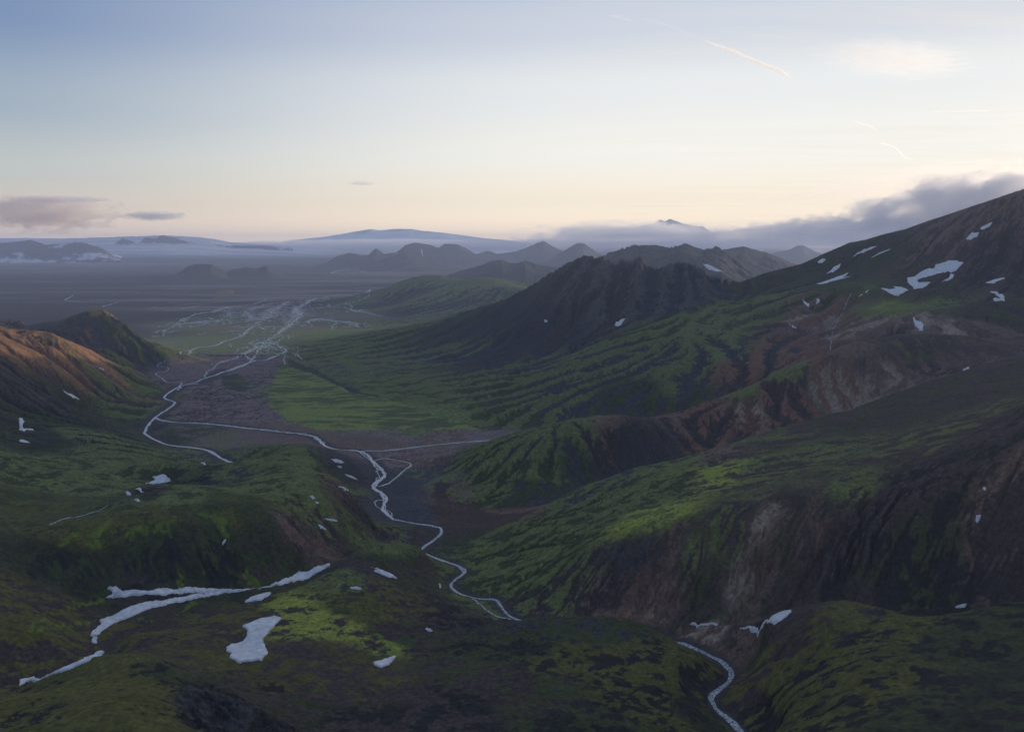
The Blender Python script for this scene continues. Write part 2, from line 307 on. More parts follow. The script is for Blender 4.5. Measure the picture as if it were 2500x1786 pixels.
# px, py, radius, crest colour, gully colour, moss share, gully strength, crag strength
PAINT = [
 # dark peak and orange spur, left; golden sun rim painted on the peak tip
 (60,790,.03,'OR','RD',.6,.5,.15),(140,800,.04,'OR','RD',.62,.5,.12),(230,812,.04,'OR','BR',.62,.5,.05),(90,750,.02,'OR','SO',.5,.8,.6),(160,775,.02,'GO','SO',.5,.6,.6),
 (60,870,.05,'SO','BK',.5,.6,.1),(150,860,.05,'MD','SO',.6,.8,.05),(250,860,.05,'MG','SO',.6,.8,.05),(310,850,.03,'MG','MD',.7,.6,0),(100,920,.05,'MD','BK',.5,.7,.1),(250,900,.04,'MG','MD',.5,.9,0),(310,900,.03,'MG','MD',.7,.8,0),
 (230,692,.02,'GO','RK',.4,.9,1.4),(180,730,.04,'SO','RK',.5,1,1.2),(260,735,.04,'MD','RK',.45,1,1.1),(330,785,.04,'MD','RK',.5,.9,.4),(220,760,.03,'SO','RK',.5,1,1),(250,790,.03,'MD','BK',.5,.9,.7),(390,785,.03,'MG','SO',.6,.4,.1),
 # plain
 (60,690,.2,'PN','PN',.5,0,0),(400,670,.2,'PN','PS',.6,0,0),(700,640,.3,'PN','PS',.6,0,0),(300,620,.3,'PN','PN',.5,0,0),(800,600,.4,'PN','PS',.7,0,0),(150,655,.1,'PN','PS',.7,0,0),
 (130,600,.2,'PS','PN',.6,0,0),(100,582,.1,'PS','PS',.5,0,0),(300,572,.2,'PS','SV',.6,0,0),(480,575,.3,'PN','PS',.6,0,0),
 # floor
 (430,720,.05,'HG','PS',.5,0,0),(500,760,.06,'FG','PS',.6,0,0),(560,720,.08,'HG','GV',.5,0,0),(620,700,.08,'HG','GV',.5,0,0),(680,740,.05,'FG','GV',.55,0,0),(760,700,.06,'HG','GV',.6,0,0),(740,740,.05,'FG','HG',.6,0,0),(840,720,.05,'HG','MD',.6,.1,0),
 (420,820,.05,'GV','GV',.5,0,0),(500,850,.06,'GV','SO',.6,0,0),(480,910,.05,'GV','SO',.6,0,0),(590,920,.04,'GV','SO',.7,0,0),(560,800,.04,'GV','DG',.6,0,0),(620,960,.04,'BR','GV',.5,0,0),(430,960,.03,'MD','GV',.5,0,0),(500,975,.03,'MG','GV',.5,0,0),
 (660,860,.04,'FG','MG',.65,0,0),(720,920,.05,'FG','MG',.7,0,0),(850,930,.05,'FG','MG',.7,0,0),(700,830,.03,'MG','DG',.5,0,0),(950,945,.04,'FG','MG',.6,0,0),(850,965,.03,'GV','MG',.7,0,0),(1000,965,.03,'GV','BR',.5,0,0),
 (800,980,.03,'BR','GV',.5,0,0),(1100,970,.03,'GV','GV',.5,.1,0),(900,1020,.03,'GV','BR',.5,0,0),(880,1080,.04,'DG','DG',.5,0,0),(930,1130,.04,'DG','DG',.5,0,0),(940,1050,.02,'MG','DG',.35,0,0),(970,1070,.02,'MG','GV',.5,0,0),
 (1000,1110,.03,'BR','BR',.5,0,0),(1050,1150,.03,'RD','BR',.5,0,0),(1150,1140,.03,'BR','RD',.5,.1,0),(1000,1190,.03,'SO','MD',.5,.1,0),(950,1200,.02,'DG','SO',.5,0,0),
 # central mountain; dark rock and soil also paint in its shadow zone
 (1300,600,.04,'RB','RK',.5,.8,1.8),(1400,600,.04,'RB','RK',.5,.8,2.2),(1530,610,.04,'RB','RK',.45,.8,1.6),(1240,640,.04,'RB','SO',.45,.7,1.1),(1180,690,.06,'SO','RK',.5,.3,.15),(1350,680,.05,'RB','SO',.42,.8,1.0),(1480,650,.05,'RB','RK',.45,.9,1.4),(1580,650,.03,'RB','RK',.45,.7,1.1),
 (1080,720,.06,'SO','RK',.5,.5,.1),(1000,720,.06,'HM','MD',.5,.7,.05),(880,730,.06,'MG','MD',.5,.9,.05),(780,760,.06,'MG','MD',.5,1,.05),(700,790,.04,'MG','MD',.5,1,.05),(900,790,.06,'MG','RK',.5,1.1,.05),(1000,780,.06,'MG','RK',.45,1.1,.05),(850,850,.05,'MG','MD',.55,1.1,.05),
 (1100,780,.05,'SO','RK',.5,.9,.1),(1200,750,.05,'SO','RK',.5,.6,.1),(1280,740,.04,'RK','SO',.5,.4,.1),(1000,860,.05,'MG','MD',.55,1.1,.1),(1100,840,.05,'MG','MD',.5,1.2,.2),(1200,800,.05,'MG','RK',.5,1.1,.2),(1300,780,.05,'MG','RK',.55,1.1,.2),(1450,720,.05,'MG','MD',.6,1,.15),
 (1600,680,.04,'MG','MD',.65,.8,.1),(1550,730,.04,'MG','MD',.65,1,.15),(1400,800,.05,'MG','RK',.5,1.3,.4),(1250,870,.05,'MG','RK',.5,1.3,.4),(1400,870,.05,'MD','RK',.5,1.3,.7),(1500,830,.05,'MG','RK',.5,1.3,.6),(1550,880,.04,'MD','RK',.4,1.2,.6),(1280,930,.03,'MG','RK',.5,1.2,.6),
 (1130,910,.04,'MG','MD',.55,1.2,.2),(1600,780,.03,'MG','RK',.5,1.1,.3),(1640,830,.04,'RD','SO',.4,1,.2),
 # pale hills behind
 (900,640,.1,'HG','HM',.5,.5,.05),(1060,640,.1,'HG','HM',.5,.5,.1),(960,670,.08,'HG','HM',.5,.6,.1),
 # right slope
 (1700,625,.05,'MD','SO',.5,.4,.05),(1850,590,.06,'MD','SO',.5,.4,.05),(1950,570,.06,'SO','MD',.5,.3,.05),(2100,530,.08,'BR','SO',.5,.3,.05),(2200,480,.08,'BR','SO',.5,.3,.05),(2050,600,.05,'SO','MD',.5,.3,.05),(2200,570,.06,'SO','BK',.5,.3,.05),(2100,640,.04,'MD','SO',.5,.4,.05),(1900,640,.04,'MD','MG',.5,.4,.05),
 (1720,655,.03,'MG','SO',.5,.5,.05),(1800,665,.03,'BR','MD',.5,.8,.1),(1990,680,.03,'MG','MB',.6,.4,0),(2080,670,.03,'MG','MD',.6,.4,0),(2200,690,.03,'MD','SO',.5,.6,.05),
 (1780,700,.03,'RD','PL',.75,1.2,.2),(1860,665,.02,'RD','BR',.5,.8,.1),(1740,720,.03,'BR','SO',.5,1.1,.2),(1720,790,.04,'RD','RK',.45,1.1,.3),(1800,770,.03,'RD','BR',.5,1.1,.2),(1660,720,.03,'MG','MD',.6,.9,.1),(1900,720,.03,'BR','PL',.75,1,.2),(1960,740,.03,'BR','SO',.5,1,.2),(2030,710,.02,'PL','BR',.35,1.1,.2),(2120,730,.03,'BR','PL',.7,1,.2),(2200,740,.03,'SO','BR',.5,.9,.1),
 # long ridge
 (1350,950,.03,'BR','SO',.5,.2,0),(1500,930,.02,'BR','SO',.5,.5,0),(1560,890,.02,'BR','MG',.5,.3,0),(1750,825,.02,'MG','SO',.35,.3,0),(1900,775,.03,'BR','SO',.5,.3,0),(2050,755,.04,'SO','MG',.65,.3,0),(2150,780,.04,'SO','BR',.5,.3,0),(1650,880,.015,'MG','BR',.5,.3,0),
 (1450,970,.03,'SO','RK',.5,1,.3),(1550,950,.03,'RD','SO',.5,1.2,.3),(1660,920,.02,'PL','RD',.4,1.3,.4),(1620,950,.03,'RD','SO',.5,1.2,.3),(1750,890,.03,'RD','SO',.5,1.2,.4),(1860,850,.03,'RD','PL',.82,1.2,.5),(1960,830,.03,'BR','PL',.8,1.2,.5),(2070,810,.03,'BR','SO',.5,1,.3),
 (1050,1010,.03,'MG','MD',.6,1,.1),(1150,985,.03,'MG','SO',.6,.7,.05),(1300,975,.03,'MG','SO',.55,.7,.05),(1100,1050,.03,'MG','MD',.5,1.3,.15),(1200,1040,.03,'MG','MD',.5,1.3,.25),(1300,1020,.03,'MD','RK',.5,1.3,.6),(1400,990,.03,'SO','RK',.5,1.2,.5),(1080,1100,.03,'MG','MD',.5,1.2,.2),(1180,1100,.03,'MD','RK',.5,1.2,.4),
 # near right massif
 (1270,1095,.02,'MG','RK',.5,1,.9),(1350,1060,.03,'MG','RK',.6,.8,.3),(1500,1030,.03,'MG','MD',.65,.5,.1),(1600,1010,.03,'BR','SO',.5,.4,.1),(1640,985,.02,'MG','MD',.6,.4,.1),(1750,970,.04,'SO','MG',.6,.4,.1),(1900,930,.05,'SO','MD',.65,.4,.1),(2100,880,.06,'SO','MD',.7,.4,.1),(2200,830,.04,'SO','MD',.7,.4,.1),
 (1480,1090,.04,'MG','MD',.6,.5,.1),(1600,1060,.04,'MB','SO',.5,.5,.1),(1450,1140,.03,'MB','MG',.5,.4,.05),(1700,1040,.04,'MG','SO',.5,.5,.1),(1800,1020,.05,'MG','SO',.5,.5,.1),(1950,1000,.05,'SO','MG',.65,.5,.1),(2100,970,.06,'SO','MG',.7,.5,.1),(2200,950,.05,'SO','BK',.6,.5,.1),(1900,1075,.03,'MG','SO',.5,.6,.1),(2050,1060,.05,'SO','BK',.5,.6,.1),
 (1100,1200,.03,'MG','MD',.6,1,.1),(1200,1180,.03,'MG','MD',.6,1,.15),(1300,1180,.03,'MG','MD',.6,.8,.1),(1100,1270,.03,'MG','MD',.7,.5,.05),(1200,1270,.03,'MG','MD',.6,.9,.1),(1200,1330,.03,'MG','SO',.6,.9,.1),(1270,1300,.03,'MG','SO',.6,1,.1),(1050,1310,.02,'MG','MD',.6,.3,0),
 (1400,1240,.03,'SO','RK',.5,1.2,.5),(1350,1330,.03,'BR','SO',.55,.9,.05),(1430,1310,.03,'RD','BR',.5,1,.05),(1480,1360,.02,'PL','BR',.45,1,.1),(1480,1240,.03,'SO','BR',.5,1.2,.4),(1530,1230,.02,'MG','SO',.75,.8,.1),(1560,1330,.03,'MD','SO',.6,1,.2),
 (1620,1180,.03,'SO','MG',.55,1.2,.3),(1680,1180,.02,'BR','PL',.75,1.2,.4),(1640,1280,.02,'BR','PL',.65,1.2,.4),(1700,1250,.03,'MD','BR',.5,1.2,.2),(1800,1180,.04,'SO','BR',.6,1.2,.3),(1750,1320,.03,'MD','SO',.6,.9,.2),(1850,1250,.04,'SO','BK',.5,1,.3),(2000,1250,.04,'MD','BK',.6,1,.2),(2100,1280,.04,'MD','BK',.6,1,.3),(2200,1200,.04,'BR','SO',.5,1,.4),(2170,1280,.03,'SO','BK',.5,1,.6),(1950,1150,.04,'SO','BK',.5,1,.3),(1900,1320,.03,'MD','SO',.5,.6,.1),
 # bottom right
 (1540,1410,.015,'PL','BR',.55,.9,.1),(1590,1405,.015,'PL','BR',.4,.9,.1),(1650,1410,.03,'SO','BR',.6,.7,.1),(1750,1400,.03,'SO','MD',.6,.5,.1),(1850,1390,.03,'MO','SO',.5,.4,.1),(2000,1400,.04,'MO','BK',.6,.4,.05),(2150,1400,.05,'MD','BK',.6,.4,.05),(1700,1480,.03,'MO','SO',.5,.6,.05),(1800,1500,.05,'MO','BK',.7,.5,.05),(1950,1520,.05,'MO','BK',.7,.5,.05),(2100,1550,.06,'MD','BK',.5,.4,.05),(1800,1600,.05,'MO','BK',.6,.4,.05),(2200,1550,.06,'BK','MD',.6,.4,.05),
 # bottom centre
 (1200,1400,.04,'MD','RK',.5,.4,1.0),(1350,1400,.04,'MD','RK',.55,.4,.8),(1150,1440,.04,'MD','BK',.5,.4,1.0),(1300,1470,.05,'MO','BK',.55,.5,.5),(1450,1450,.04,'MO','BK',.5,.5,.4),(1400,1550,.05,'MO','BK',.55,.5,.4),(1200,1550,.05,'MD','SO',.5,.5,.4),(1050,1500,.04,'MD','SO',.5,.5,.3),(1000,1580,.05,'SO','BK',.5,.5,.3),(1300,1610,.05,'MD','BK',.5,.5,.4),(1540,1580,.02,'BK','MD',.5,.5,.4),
 # bottom left
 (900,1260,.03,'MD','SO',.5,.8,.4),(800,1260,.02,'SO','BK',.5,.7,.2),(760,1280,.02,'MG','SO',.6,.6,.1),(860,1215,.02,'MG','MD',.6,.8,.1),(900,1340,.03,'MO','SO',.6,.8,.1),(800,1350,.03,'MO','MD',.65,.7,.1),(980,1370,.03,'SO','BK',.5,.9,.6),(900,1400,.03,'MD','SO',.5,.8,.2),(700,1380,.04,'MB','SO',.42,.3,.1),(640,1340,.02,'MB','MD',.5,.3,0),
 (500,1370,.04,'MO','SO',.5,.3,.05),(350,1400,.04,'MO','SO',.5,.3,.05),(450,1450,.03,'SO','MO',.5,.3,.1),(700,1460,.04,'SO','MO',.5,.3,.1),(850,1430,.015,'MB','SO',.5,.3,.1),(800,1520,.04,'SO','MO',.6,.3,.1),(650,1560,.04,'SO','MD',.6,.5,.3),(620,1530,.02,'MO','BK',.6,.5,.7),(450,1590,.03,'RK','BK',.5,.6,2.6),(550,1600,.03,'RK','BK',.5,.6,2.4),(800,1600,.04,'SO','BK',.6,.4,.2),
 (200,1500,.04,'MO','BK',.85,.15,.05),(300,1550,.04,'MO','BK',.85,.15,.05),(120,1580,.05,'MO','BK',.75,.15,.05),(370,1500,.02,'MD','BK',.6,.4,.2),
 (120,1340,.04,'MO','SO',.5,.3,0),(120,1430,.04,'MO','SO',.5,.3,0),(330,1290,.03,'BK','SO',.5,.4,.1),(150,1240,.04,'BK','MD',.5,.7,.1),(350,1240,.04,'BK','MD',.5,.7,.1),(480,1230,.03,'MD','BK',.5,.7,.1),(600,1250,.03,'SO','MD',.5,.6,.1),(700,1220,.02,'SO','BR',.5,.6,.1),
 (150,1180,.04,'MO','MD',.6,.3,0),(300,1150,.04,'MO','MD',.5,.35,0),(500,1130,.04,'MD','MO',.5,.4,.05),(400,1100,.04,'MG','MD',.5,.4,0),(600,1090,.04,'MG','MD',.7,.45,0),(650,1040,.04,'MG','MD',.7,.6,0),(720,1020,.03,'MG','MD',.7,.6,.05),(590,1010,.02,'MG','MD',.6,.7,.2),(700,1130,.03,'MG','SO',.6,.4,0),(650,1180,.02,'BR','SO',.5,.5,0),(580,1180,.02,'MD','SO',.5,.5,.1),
 (760,1080,.02,'BR','SO',.5,.8,.1),(800,1130,.02,'MD','SO',.6,1,.1),(840,1170,.02,'MG','SO',.5,1,.1),(780,1170,.02,'SO','MG',.5,.9,.1),(800,1060,.02,'MD','SO',.5,.8,.1),(430,1080,.03,'MD','BK',.5,.7,.5),(340,1090,.02,'SO','BK',.5,.6,.2),(250,1060,.04,'MG','MD',.6,.5,0),(120,1060,.04,'MG','MD',.6,.5,0),(80,1110,.03,'MD','MO',.5,.4,0),(400,1020,.03,'MG','MD',.6,.5,0),(250,1010,.03,'MG','MD',.6,.5,0),(490,1060,.02,'MG','RK',.5,.6,.3),(540,1030,.015,'MG','MD',.6,.5,.3),
 (380,975,.02,'MD','SO',.5,.3,0),(200,965,.03,'MG','BK',.6,.7,0),(80,965,.03,'BK','MD',.5,.6,.1),(330,945,.015,'SO','BK',.5,.4,.2),(450,1010,.02,'MG','DG',.5,0,0),
]
pu = np.array([(p[0], p[1]) for p in PAINT], float)
ps, pq = unproj(pu[:, 0], pu[:, 1])
ps2 = np.arange(-1.2, 1.21, 0.006); pq2 = np.arange(math.log(225), math.log(45100), 0.006)
g1, g2 = np.meshgrid(ps2, pq2)
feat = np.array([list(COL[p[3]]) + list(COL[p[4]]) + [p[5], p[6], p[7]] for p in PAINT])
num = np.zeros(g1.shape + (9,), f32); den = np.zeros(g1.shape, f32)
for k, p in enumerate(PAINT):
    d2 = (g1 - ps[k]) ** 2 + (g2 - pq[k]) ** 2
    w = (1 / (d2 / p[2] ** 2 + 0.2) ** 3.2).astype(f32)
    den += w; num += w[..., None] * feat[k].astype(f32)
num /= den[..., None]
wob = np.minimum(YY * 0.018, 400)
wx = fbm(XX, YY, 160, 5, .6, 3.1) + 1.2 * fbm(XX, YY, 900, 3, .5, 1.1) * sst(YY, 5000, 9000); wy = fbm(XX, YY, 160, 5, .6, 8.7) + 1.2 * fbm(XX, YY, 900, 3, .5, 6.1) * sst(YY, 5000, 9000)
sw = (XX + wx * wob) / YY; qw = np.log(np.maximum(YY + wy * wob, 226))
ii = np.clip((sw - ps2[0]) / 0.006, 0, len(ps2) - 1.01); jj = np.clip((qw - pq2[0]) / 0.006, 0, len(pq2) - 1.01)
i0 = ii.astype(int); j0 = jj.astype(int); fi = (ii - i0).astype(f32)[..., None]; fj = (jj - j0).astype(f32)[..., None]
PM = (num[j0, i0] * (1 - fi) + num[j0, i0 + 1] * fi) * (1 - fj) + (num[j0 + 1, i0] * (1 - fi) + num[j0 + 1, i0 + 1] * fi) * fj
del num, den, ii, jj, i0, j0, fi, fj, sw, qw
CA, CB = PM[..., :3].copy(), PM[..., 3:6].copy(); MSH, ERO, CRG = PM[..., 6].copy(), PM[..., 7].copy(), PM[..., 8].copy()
del PM
FARM = REG >= 0
for i, (nm, lb, h) in enumerate(FAR):
    m = REG == i; c = np.array(COL[h['colour']], f32)
    CA[m] = c; CB[m] = c * 0.8; MSH[m] = .5; ERO[m] = h['e']; CRG[m] = .2 * h['e']
print('paint', round(time.time() - T0, 1))

# ---------------------------------------------------------------- relief detail
riv = np.maximum(near_line(sqs(RIVER_MAIN), 0.014), near_line(sqs(RIVER_LEFT), 0.014))
riv = np.maximum(riv, near_line(sqs(RIVER_RIGHT), 0.012))
damp = 1 - 0.97 * riv
gx, gy = grad(Z); slope0 = np.hypot(gx, gy)
Z = Z + (fbm(XX, YY, 420, 3, .5, 2.2) * 16 + fbm(XX, YY, 130, 4, .5, 4.4) * 5) * damp * sst(slope0, 0.03, .22) * (YY < 12000)

# crest lines brought to their surveyed height
def crest(l, mode='Y', w=.014, wide=.0):
    f = sq_Y if mode == 'Y' else sq_z
    a = np.array([f(*p) for p in l]); o = np.argsort(a[:, 0]); a = a[o]
    i0, i1 = np.searchsorted(S, [a[0, 0], a[-1, 0]]); sv = S[i0:i1]
    qc = np.interp(sv, a[:, 0], a[:, 1]); zc = np.interp(sv, a[:, 0], a[:, 2])
    dl = zc - bil(Z, sv, qc)
    env = np.clip(np.minimum(sv - sv[0], sv[-1] - sv) / .012, 0, 1)
    j0, j1 = np.searchsorted(Q, [qc.min() - .08, qc.max() + .08])
    g = np.exp(-((Q[j0:j1, None] - qc[None, :]) / w) ** 2)
    Z[j0:j1, i0:i1] += (g * (dl * env)[None, :]).astype(f32)
SKY_E = [(800,738,5800),(900,720,5700),(1000,700,5600),(1060,683,5450),(1120,665,5300),(1180,635,5050),(1215,612,4900),(1236,600,4850),(1248,592,4830),(1270,580,4790),(1287,573,4760),(1298,569,4750),(1312,570,4730),(1323,574,4710),(1331,573,4700),(1344,574,4690),
  (1354,580,4670),(1361,582,4660),(1363,588,4655),(1372,588,4645),(1375,578,4640),(1382,576,4630),(1392,581,4620),(1399,582,4610),(1407,578,4600),(1416,571,4600),(1424,570,4600),(1428,578,4595),(1435,588,4590),(1446,596,4575),(1460,598,4560),(1480,592,4520),(1490,586,4510),(1505,583,4500),(1522,586,4500),
  (1539,589,4490),(1564,600,4460),(1578,613,4450),(1603,620,4450),(1631,627,4500)]
SKY_F = [(1640,628,4500),(1700,605,4600),(1780,585,4700),(1830,562,4750),(1870,545,4800),(1885,538,4810),(1920,532,4750),(1960,520,4700),(2010,508,4650),(2060,490,4600),(2100,477,4500),(2150,460,4400),(2190,447,4300),(2230,433,4200),(2273,419,4170),(2400,392,4100)]
SKY_N = [(45,727,4900),(100,714,4800),(130,712,4770),(150,704,4750),(190,690,4700),(215,687,4700),(228,683,4700),(245,692,4680),(262,706,4650),(285,722,4600),(300,735,4570),(350,768,4480),(400,778,4560)]
SKY_E = SKY_E[2:]; SKY_N = SKY_N[:-1]
crest(SKY_E, w=.03); crest(SKY_F, w=.03); crest(SKY_N, w=.02)
crest([(20,727,300),(45,733,300),(70,734,298),(95,736,292),(115,743,285),(130,748,275),(165,765,235),(190,778,205),(220,790,170),(280,812,100),(330,832,30)], 'z', .02)

def stripes(X, Y, gx, gy, wl, rel=1.6, cell=.6, seed=0):
    sp = np.hypot(gx, gy) + 1e-5; sx, sy = -gy / sp, gx / sp
    u = X / wl * cell + seed + wl; v = Y / wl * cell - seed * .7 + wl
    u = u + .3 * perlin(u * .8, v * .8); ui = np.floor(u).astype(np.int32); vi = np.floor(v).astype(np.int32)
    cc = np.zeros(u.shape, f32); sn = np.zeros(u.shape, f32)
    for di in (-1, 0, 1):
        for dj in (-1, 0, 1):
            h = PERM[PERM[(ui + di) & 255] + ((vi + dj) & 255)]
            dx = u - (ui + di + .5 + GX[h] * .3); dy = v - (vi + dj + .5 + GY[h] * .3)
            w = np.exp(-2.2 * (dx * dx + dy * dy)); ph = (dx * sx + dy * sy) * (2 * np.pi * rel)
            cc += w * np.cos(ph); sn += w * np.sin(ph)
    mag = np.hypot(cc, sn) + 1e-4
    return cc / mag * np.clip(mag * 2, 0, 1)
# ---- drainage: running water carves the slopes (stream power with relaxation to the surveyed surface)
DS = .0023
es = np.arange(-.84, .8401, DS); eq = np.arange(math.log(440), math.log(11500), DS)
ne, me_ = len(eq), len(es)
def up(G):     # coarse (s, q) grid to terrain grid
    A1 = cubic_matrix(Q, eq[0], DS, ne); A2 = cubic_matrix(S, es[0], DS, me_)
    A1[(Q < eq[0]) | (Q > eq[-1] - 2 * DS)] = 0; A2[(S < es[0]) | (S > es[-1] - 2 * DS)] = 0
    return A1 @ G.astype(f32) @ A2.T
gsE, gqE = np.meshgrid(es, eq)
ERO = np.where((YY < 2500) & (ERO > .08), ERO * .8 + .25 * sst(ERO, .08, .25), ERO).astype(f32)
z0 = bil(Z, gsE, gqE); kE = np.clip(bil(ERO, gsE, gqE), 0, 1.4); dE = bil(damp, gsE, gqE).clip(0, 1)
yE = np.exp(gqE); xE = gsE * yE
z0 = z0 + (fbm(xE, yE, 90, 3, .6, 91.) * 8 + fbm(xE, yE, 240, 2, .6, 95.) * 14 * sst(yE, 1900, 2800) + rng.normal(0, .3, z0.shape)) * np.minimum(1, kE) * dE
gxE, gyE = grad(up0 := Z); gxE = bil(gxE, gsE, gqE); gyE = bil(gyE, gsE, gqE)
def blur(G, n):
    for ax in (0, 1):
        c = np.cumsum(np.pad(G, [(n + 1, n) if a == ax else (0, 0) for a in (0, 1)], mode='edge'), axis=ax)
        G = (np.take(c, range(2 * n + 1, c.shape[ax]), ax) - np.take(c, range(0, c.shape[ax] - 2 * n - 1), ax)) / (2 * n + 1)
    return G
gxE = blur(gxE, 14); gyE = blur(gyE, 14); slE = np.hypot(gxE, gyE)
mE = np.minimum(1.1, kE) * dE * sst(slE, .06, .28)
z0 = z0 + stripes(xE, yE, gxE, gyE, 330, 2.8, .7) * 30 * mE * sst(yE, 2500, 3300) + stripes(xE, yE, gxE, gyE, 150, 2.0, 1.0, 4) * 9 * mE * sst(yE, 1800, 2600) + (fbm(xE, yE, 190, 3, .55, 71.) * 24 + ridged(xE, yE, 75, 3, 73.) * 10) * np.minimum(1, kE * 1.6) * dE * (1 - sst(yE, 2000, 2600))
far_right = sst(gsE, .36, .5) * (1 - sst(yE, 1600, 2000))
z0 = z0 + far_right * (fbm(xE, yE, 260, 4, .6, 171.) * 34 + ridged(xE, yE, 120, 3, 173.) * 9) * np.minimum(1, kE)
kE = kE * (1 - .6 * far_right)
kE = sst(kE, .08, .9) * (.35 + .65 * kE) * dE
dxE = (yE * DS); NN = ne * me_
z = z0.copy(); zr = z0.ravel()
offs = [(-1, -1), (-1, 0), (-1, 1), (0, -1), (0, 1), (1, -1), (1, 0), (1, 1)]
flat = np.arange(NN).reshape(ne, me_)
for it in range(34):
    zp = np.pad(z, 1, mode='edge'); best = np.zeros(z.shape); rcv = flat.copy(); mn = np.full(z.shape, 1e9)
    for dj, di in offs:
        nb = zp[1 + dj:1 + dj + ne, 1 + di:1 + di + me_]
        mn = np.minimum(mn, nb)
        sl = (z - nb) / (math.hypot(dj, di)) * (1 + .12 * rng.random(z.shape))
        m = sl > best
        m[0 if dj < 0 else -1 if dj > 0 else slice(0, 0), :] = False
        if di: m[:, 0 if di < 0 else -1] = False
        best[m] = sl[m]; rcv[m] = (flat + dj * me_ + di)[m]
    r = rcv.ravel(); root = r == flat.ravel()
    d = np.where(root, 0, 1).astype(np.int32); p = r.copy()
    for _ in range(12): d = d + d[p]; p = p[p]
    o = np.argsort(d, kind='stable'); ds_ = d[o]; st_ = np.searchsorted(ds_, np.arange(ds_[-1] + 2))
    A = (dxE ** 2).ravel().copy()
    for lv in range(ds_[-1], 0, -1):
        nd = o[st_[lv]:st_[lv + 1]]; np.add.at(A, r[nd], A[nd])
    zf = z.ravel(); kk = (.0125 * (1.2 + 2.8 * sst(yE, 1900, 2700)).ravel() * kE.ravel() * np.sqrt(np.minimum(A, 4e5)) / dxE.ravel())
    for lv in range(1, ds_[-1] + 1):
        nd = o[st_[lv]:st_[lv + 1]]; zf[nd] = (zf[nd] + kk[nd] * zf[r[nd]]) / (1 + kk[nd])
    z = zf.reshape(z.shape)
    z = np.where(root.reshape(z.shape) & (kE > .02), np.maximum(z, mn + .02), z)
    zp = np.pad(z, 1, mode='edge'); lap = (zp[:-2, 1:-1] + zp[2:, 1:-1] + zp[1:-1, :-2] + zp[1:-1, 2:]) / 4 - z
    z = z + lap * .045 * (kE > .01)
    z = z + (z0 - z) * .035
dz_ = (z - z0)
lim = 55 + 0 * dz_
dz_ = np.where(dz_ < 0, -lim * (1 - np.exp(dz_ / lim)), dz_)
lg = np.log10(A.reshape(z.shape) / dxE ** 2)
Z = Z + up(dz_)
# ridge / gully index from relief against its surroundings
def blur(G, n):
    for ax in (0, 1):
        c = np.cumsum(np.pad(G, [(n + 1, n) if a == ax else (0, 0) for a in (0, 1)], mode='edge'), axis=ax)
        G = (np.take(c, range(2 * n + 1, c.shape[ax]), ax) - np.take(c, range(0, c.shape[ax] - 2 * n - 1), ax)) / (2 * n + 1)
    return G
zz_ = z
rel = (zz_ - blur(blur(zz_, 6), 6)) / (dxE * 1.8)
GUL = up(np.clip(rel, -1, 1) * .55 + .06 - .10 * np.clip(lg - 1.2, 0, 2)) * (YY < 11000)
print('drainage', round(time.time() - T0, 1), 'levels', ds_[-1], 'dz', dz_.min(), dz_.max())

for wl in (1500, 700, 330, 60, 30, 15):
    if wl >= 330: sl = slice(np.searchsorted(Q, math.log(9500)), NQ)
    else: sl = slice(0, np.searchsorted(Q, math.log(min(44000, wl / 0.0026))))
    gx, gy = grad(up(blur(z, 2)) if wl < 100 else Z)
    gx = gx[sl]; gy = gy[sl]; sp = np.hypot(gx, gy) + 1e-5
    sx, sy = -gy / sp, gx / sp
    u = XX[sl] / wl + wl; v = YY[sl] / wl - wl * .37
    u = u * .6; v = v * .6
    ui = np.floor(u).astype(np.int32); vi = np.floor(v).astype(np.int32)
    cc = np.zeros_like(u); sn = np.zeros_like(u)
    for di in (-1, 0, 1):
        for dj in (-1, 0, 1):
            h = PERM[PERM[(ui + di) & 255] + ((vi + dj) & 255)]
            dx = u - (ui + di + .5 + GX[h] * .32); dy = v - (vi + dj + .5 + GY[h] * .32)
            w = np.exp(-2.4 * (dx * dx + dy * dy))
            ph = (dx * sx + dy * sy) * (2 * np.pi * 1.6)
            cc += w * np.cos(ph); sn += w * np.sin(ph)
    mag = np.hypot(cc, sn) + 1e-4
    h = cc / mag * np.clip(mag * 2, 0, 1)
    hn = np.clip(h * .5 + .5, 0, 1) ** 0.8
    st = sst(sp, .08, .45)
    lod = sst(wl / (YY[sl] * 0.0011), 2.0, 5.0)
    near_far = np.where(FARM[sl], 0.045 if wl >= 330 else 0, 0.0 if wl > 100 else 0.030) * sst(fbm(XX[sl], YY[sl], 260, 3, .5, wl), -.25, .25)
    amp = ERO[sl] * damp[sl] * st * lod * near_far * wl
    Z[sl] = Z[sl] + (hn - .62) * amp
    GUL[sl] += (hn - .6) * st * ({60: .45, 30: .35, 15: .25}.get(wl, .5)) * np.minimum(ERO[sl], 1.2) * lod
    del gx, gy, sp, sx, sy, u, v, ui, vi, cc, sn, mag, h, hn
print('gullies', round(time.time() - T0, 1))
gx, gy = grad(Z); slope = np.hypot(gx, gy)
cg = ridged(XX, YY, 95, 4, 3.3) * 13 * sst(YY, 2000, 4000) + ridged(XX, YY, 34, 4, 7.7) * 5
cg2 = np.floor((perlin(XX / 40, YY / 40) * .5 + Z / 9)) 
Z = Z + cg * CRG * damp * (YY < 12000) * sst(slope, .05, .35)
Z = Z + (fbm(XX, YY, 18, 4, .6, 5.5) * .85 + ridged(XX, YY, 38, 3, 15.5) * .9 * (YY < 3000)) * (1.0 + 1.0 * sst(slope, .1, .5)) * damp * (YY < 9000)
crest(SKY_E, w=.008)
CLAMP = True
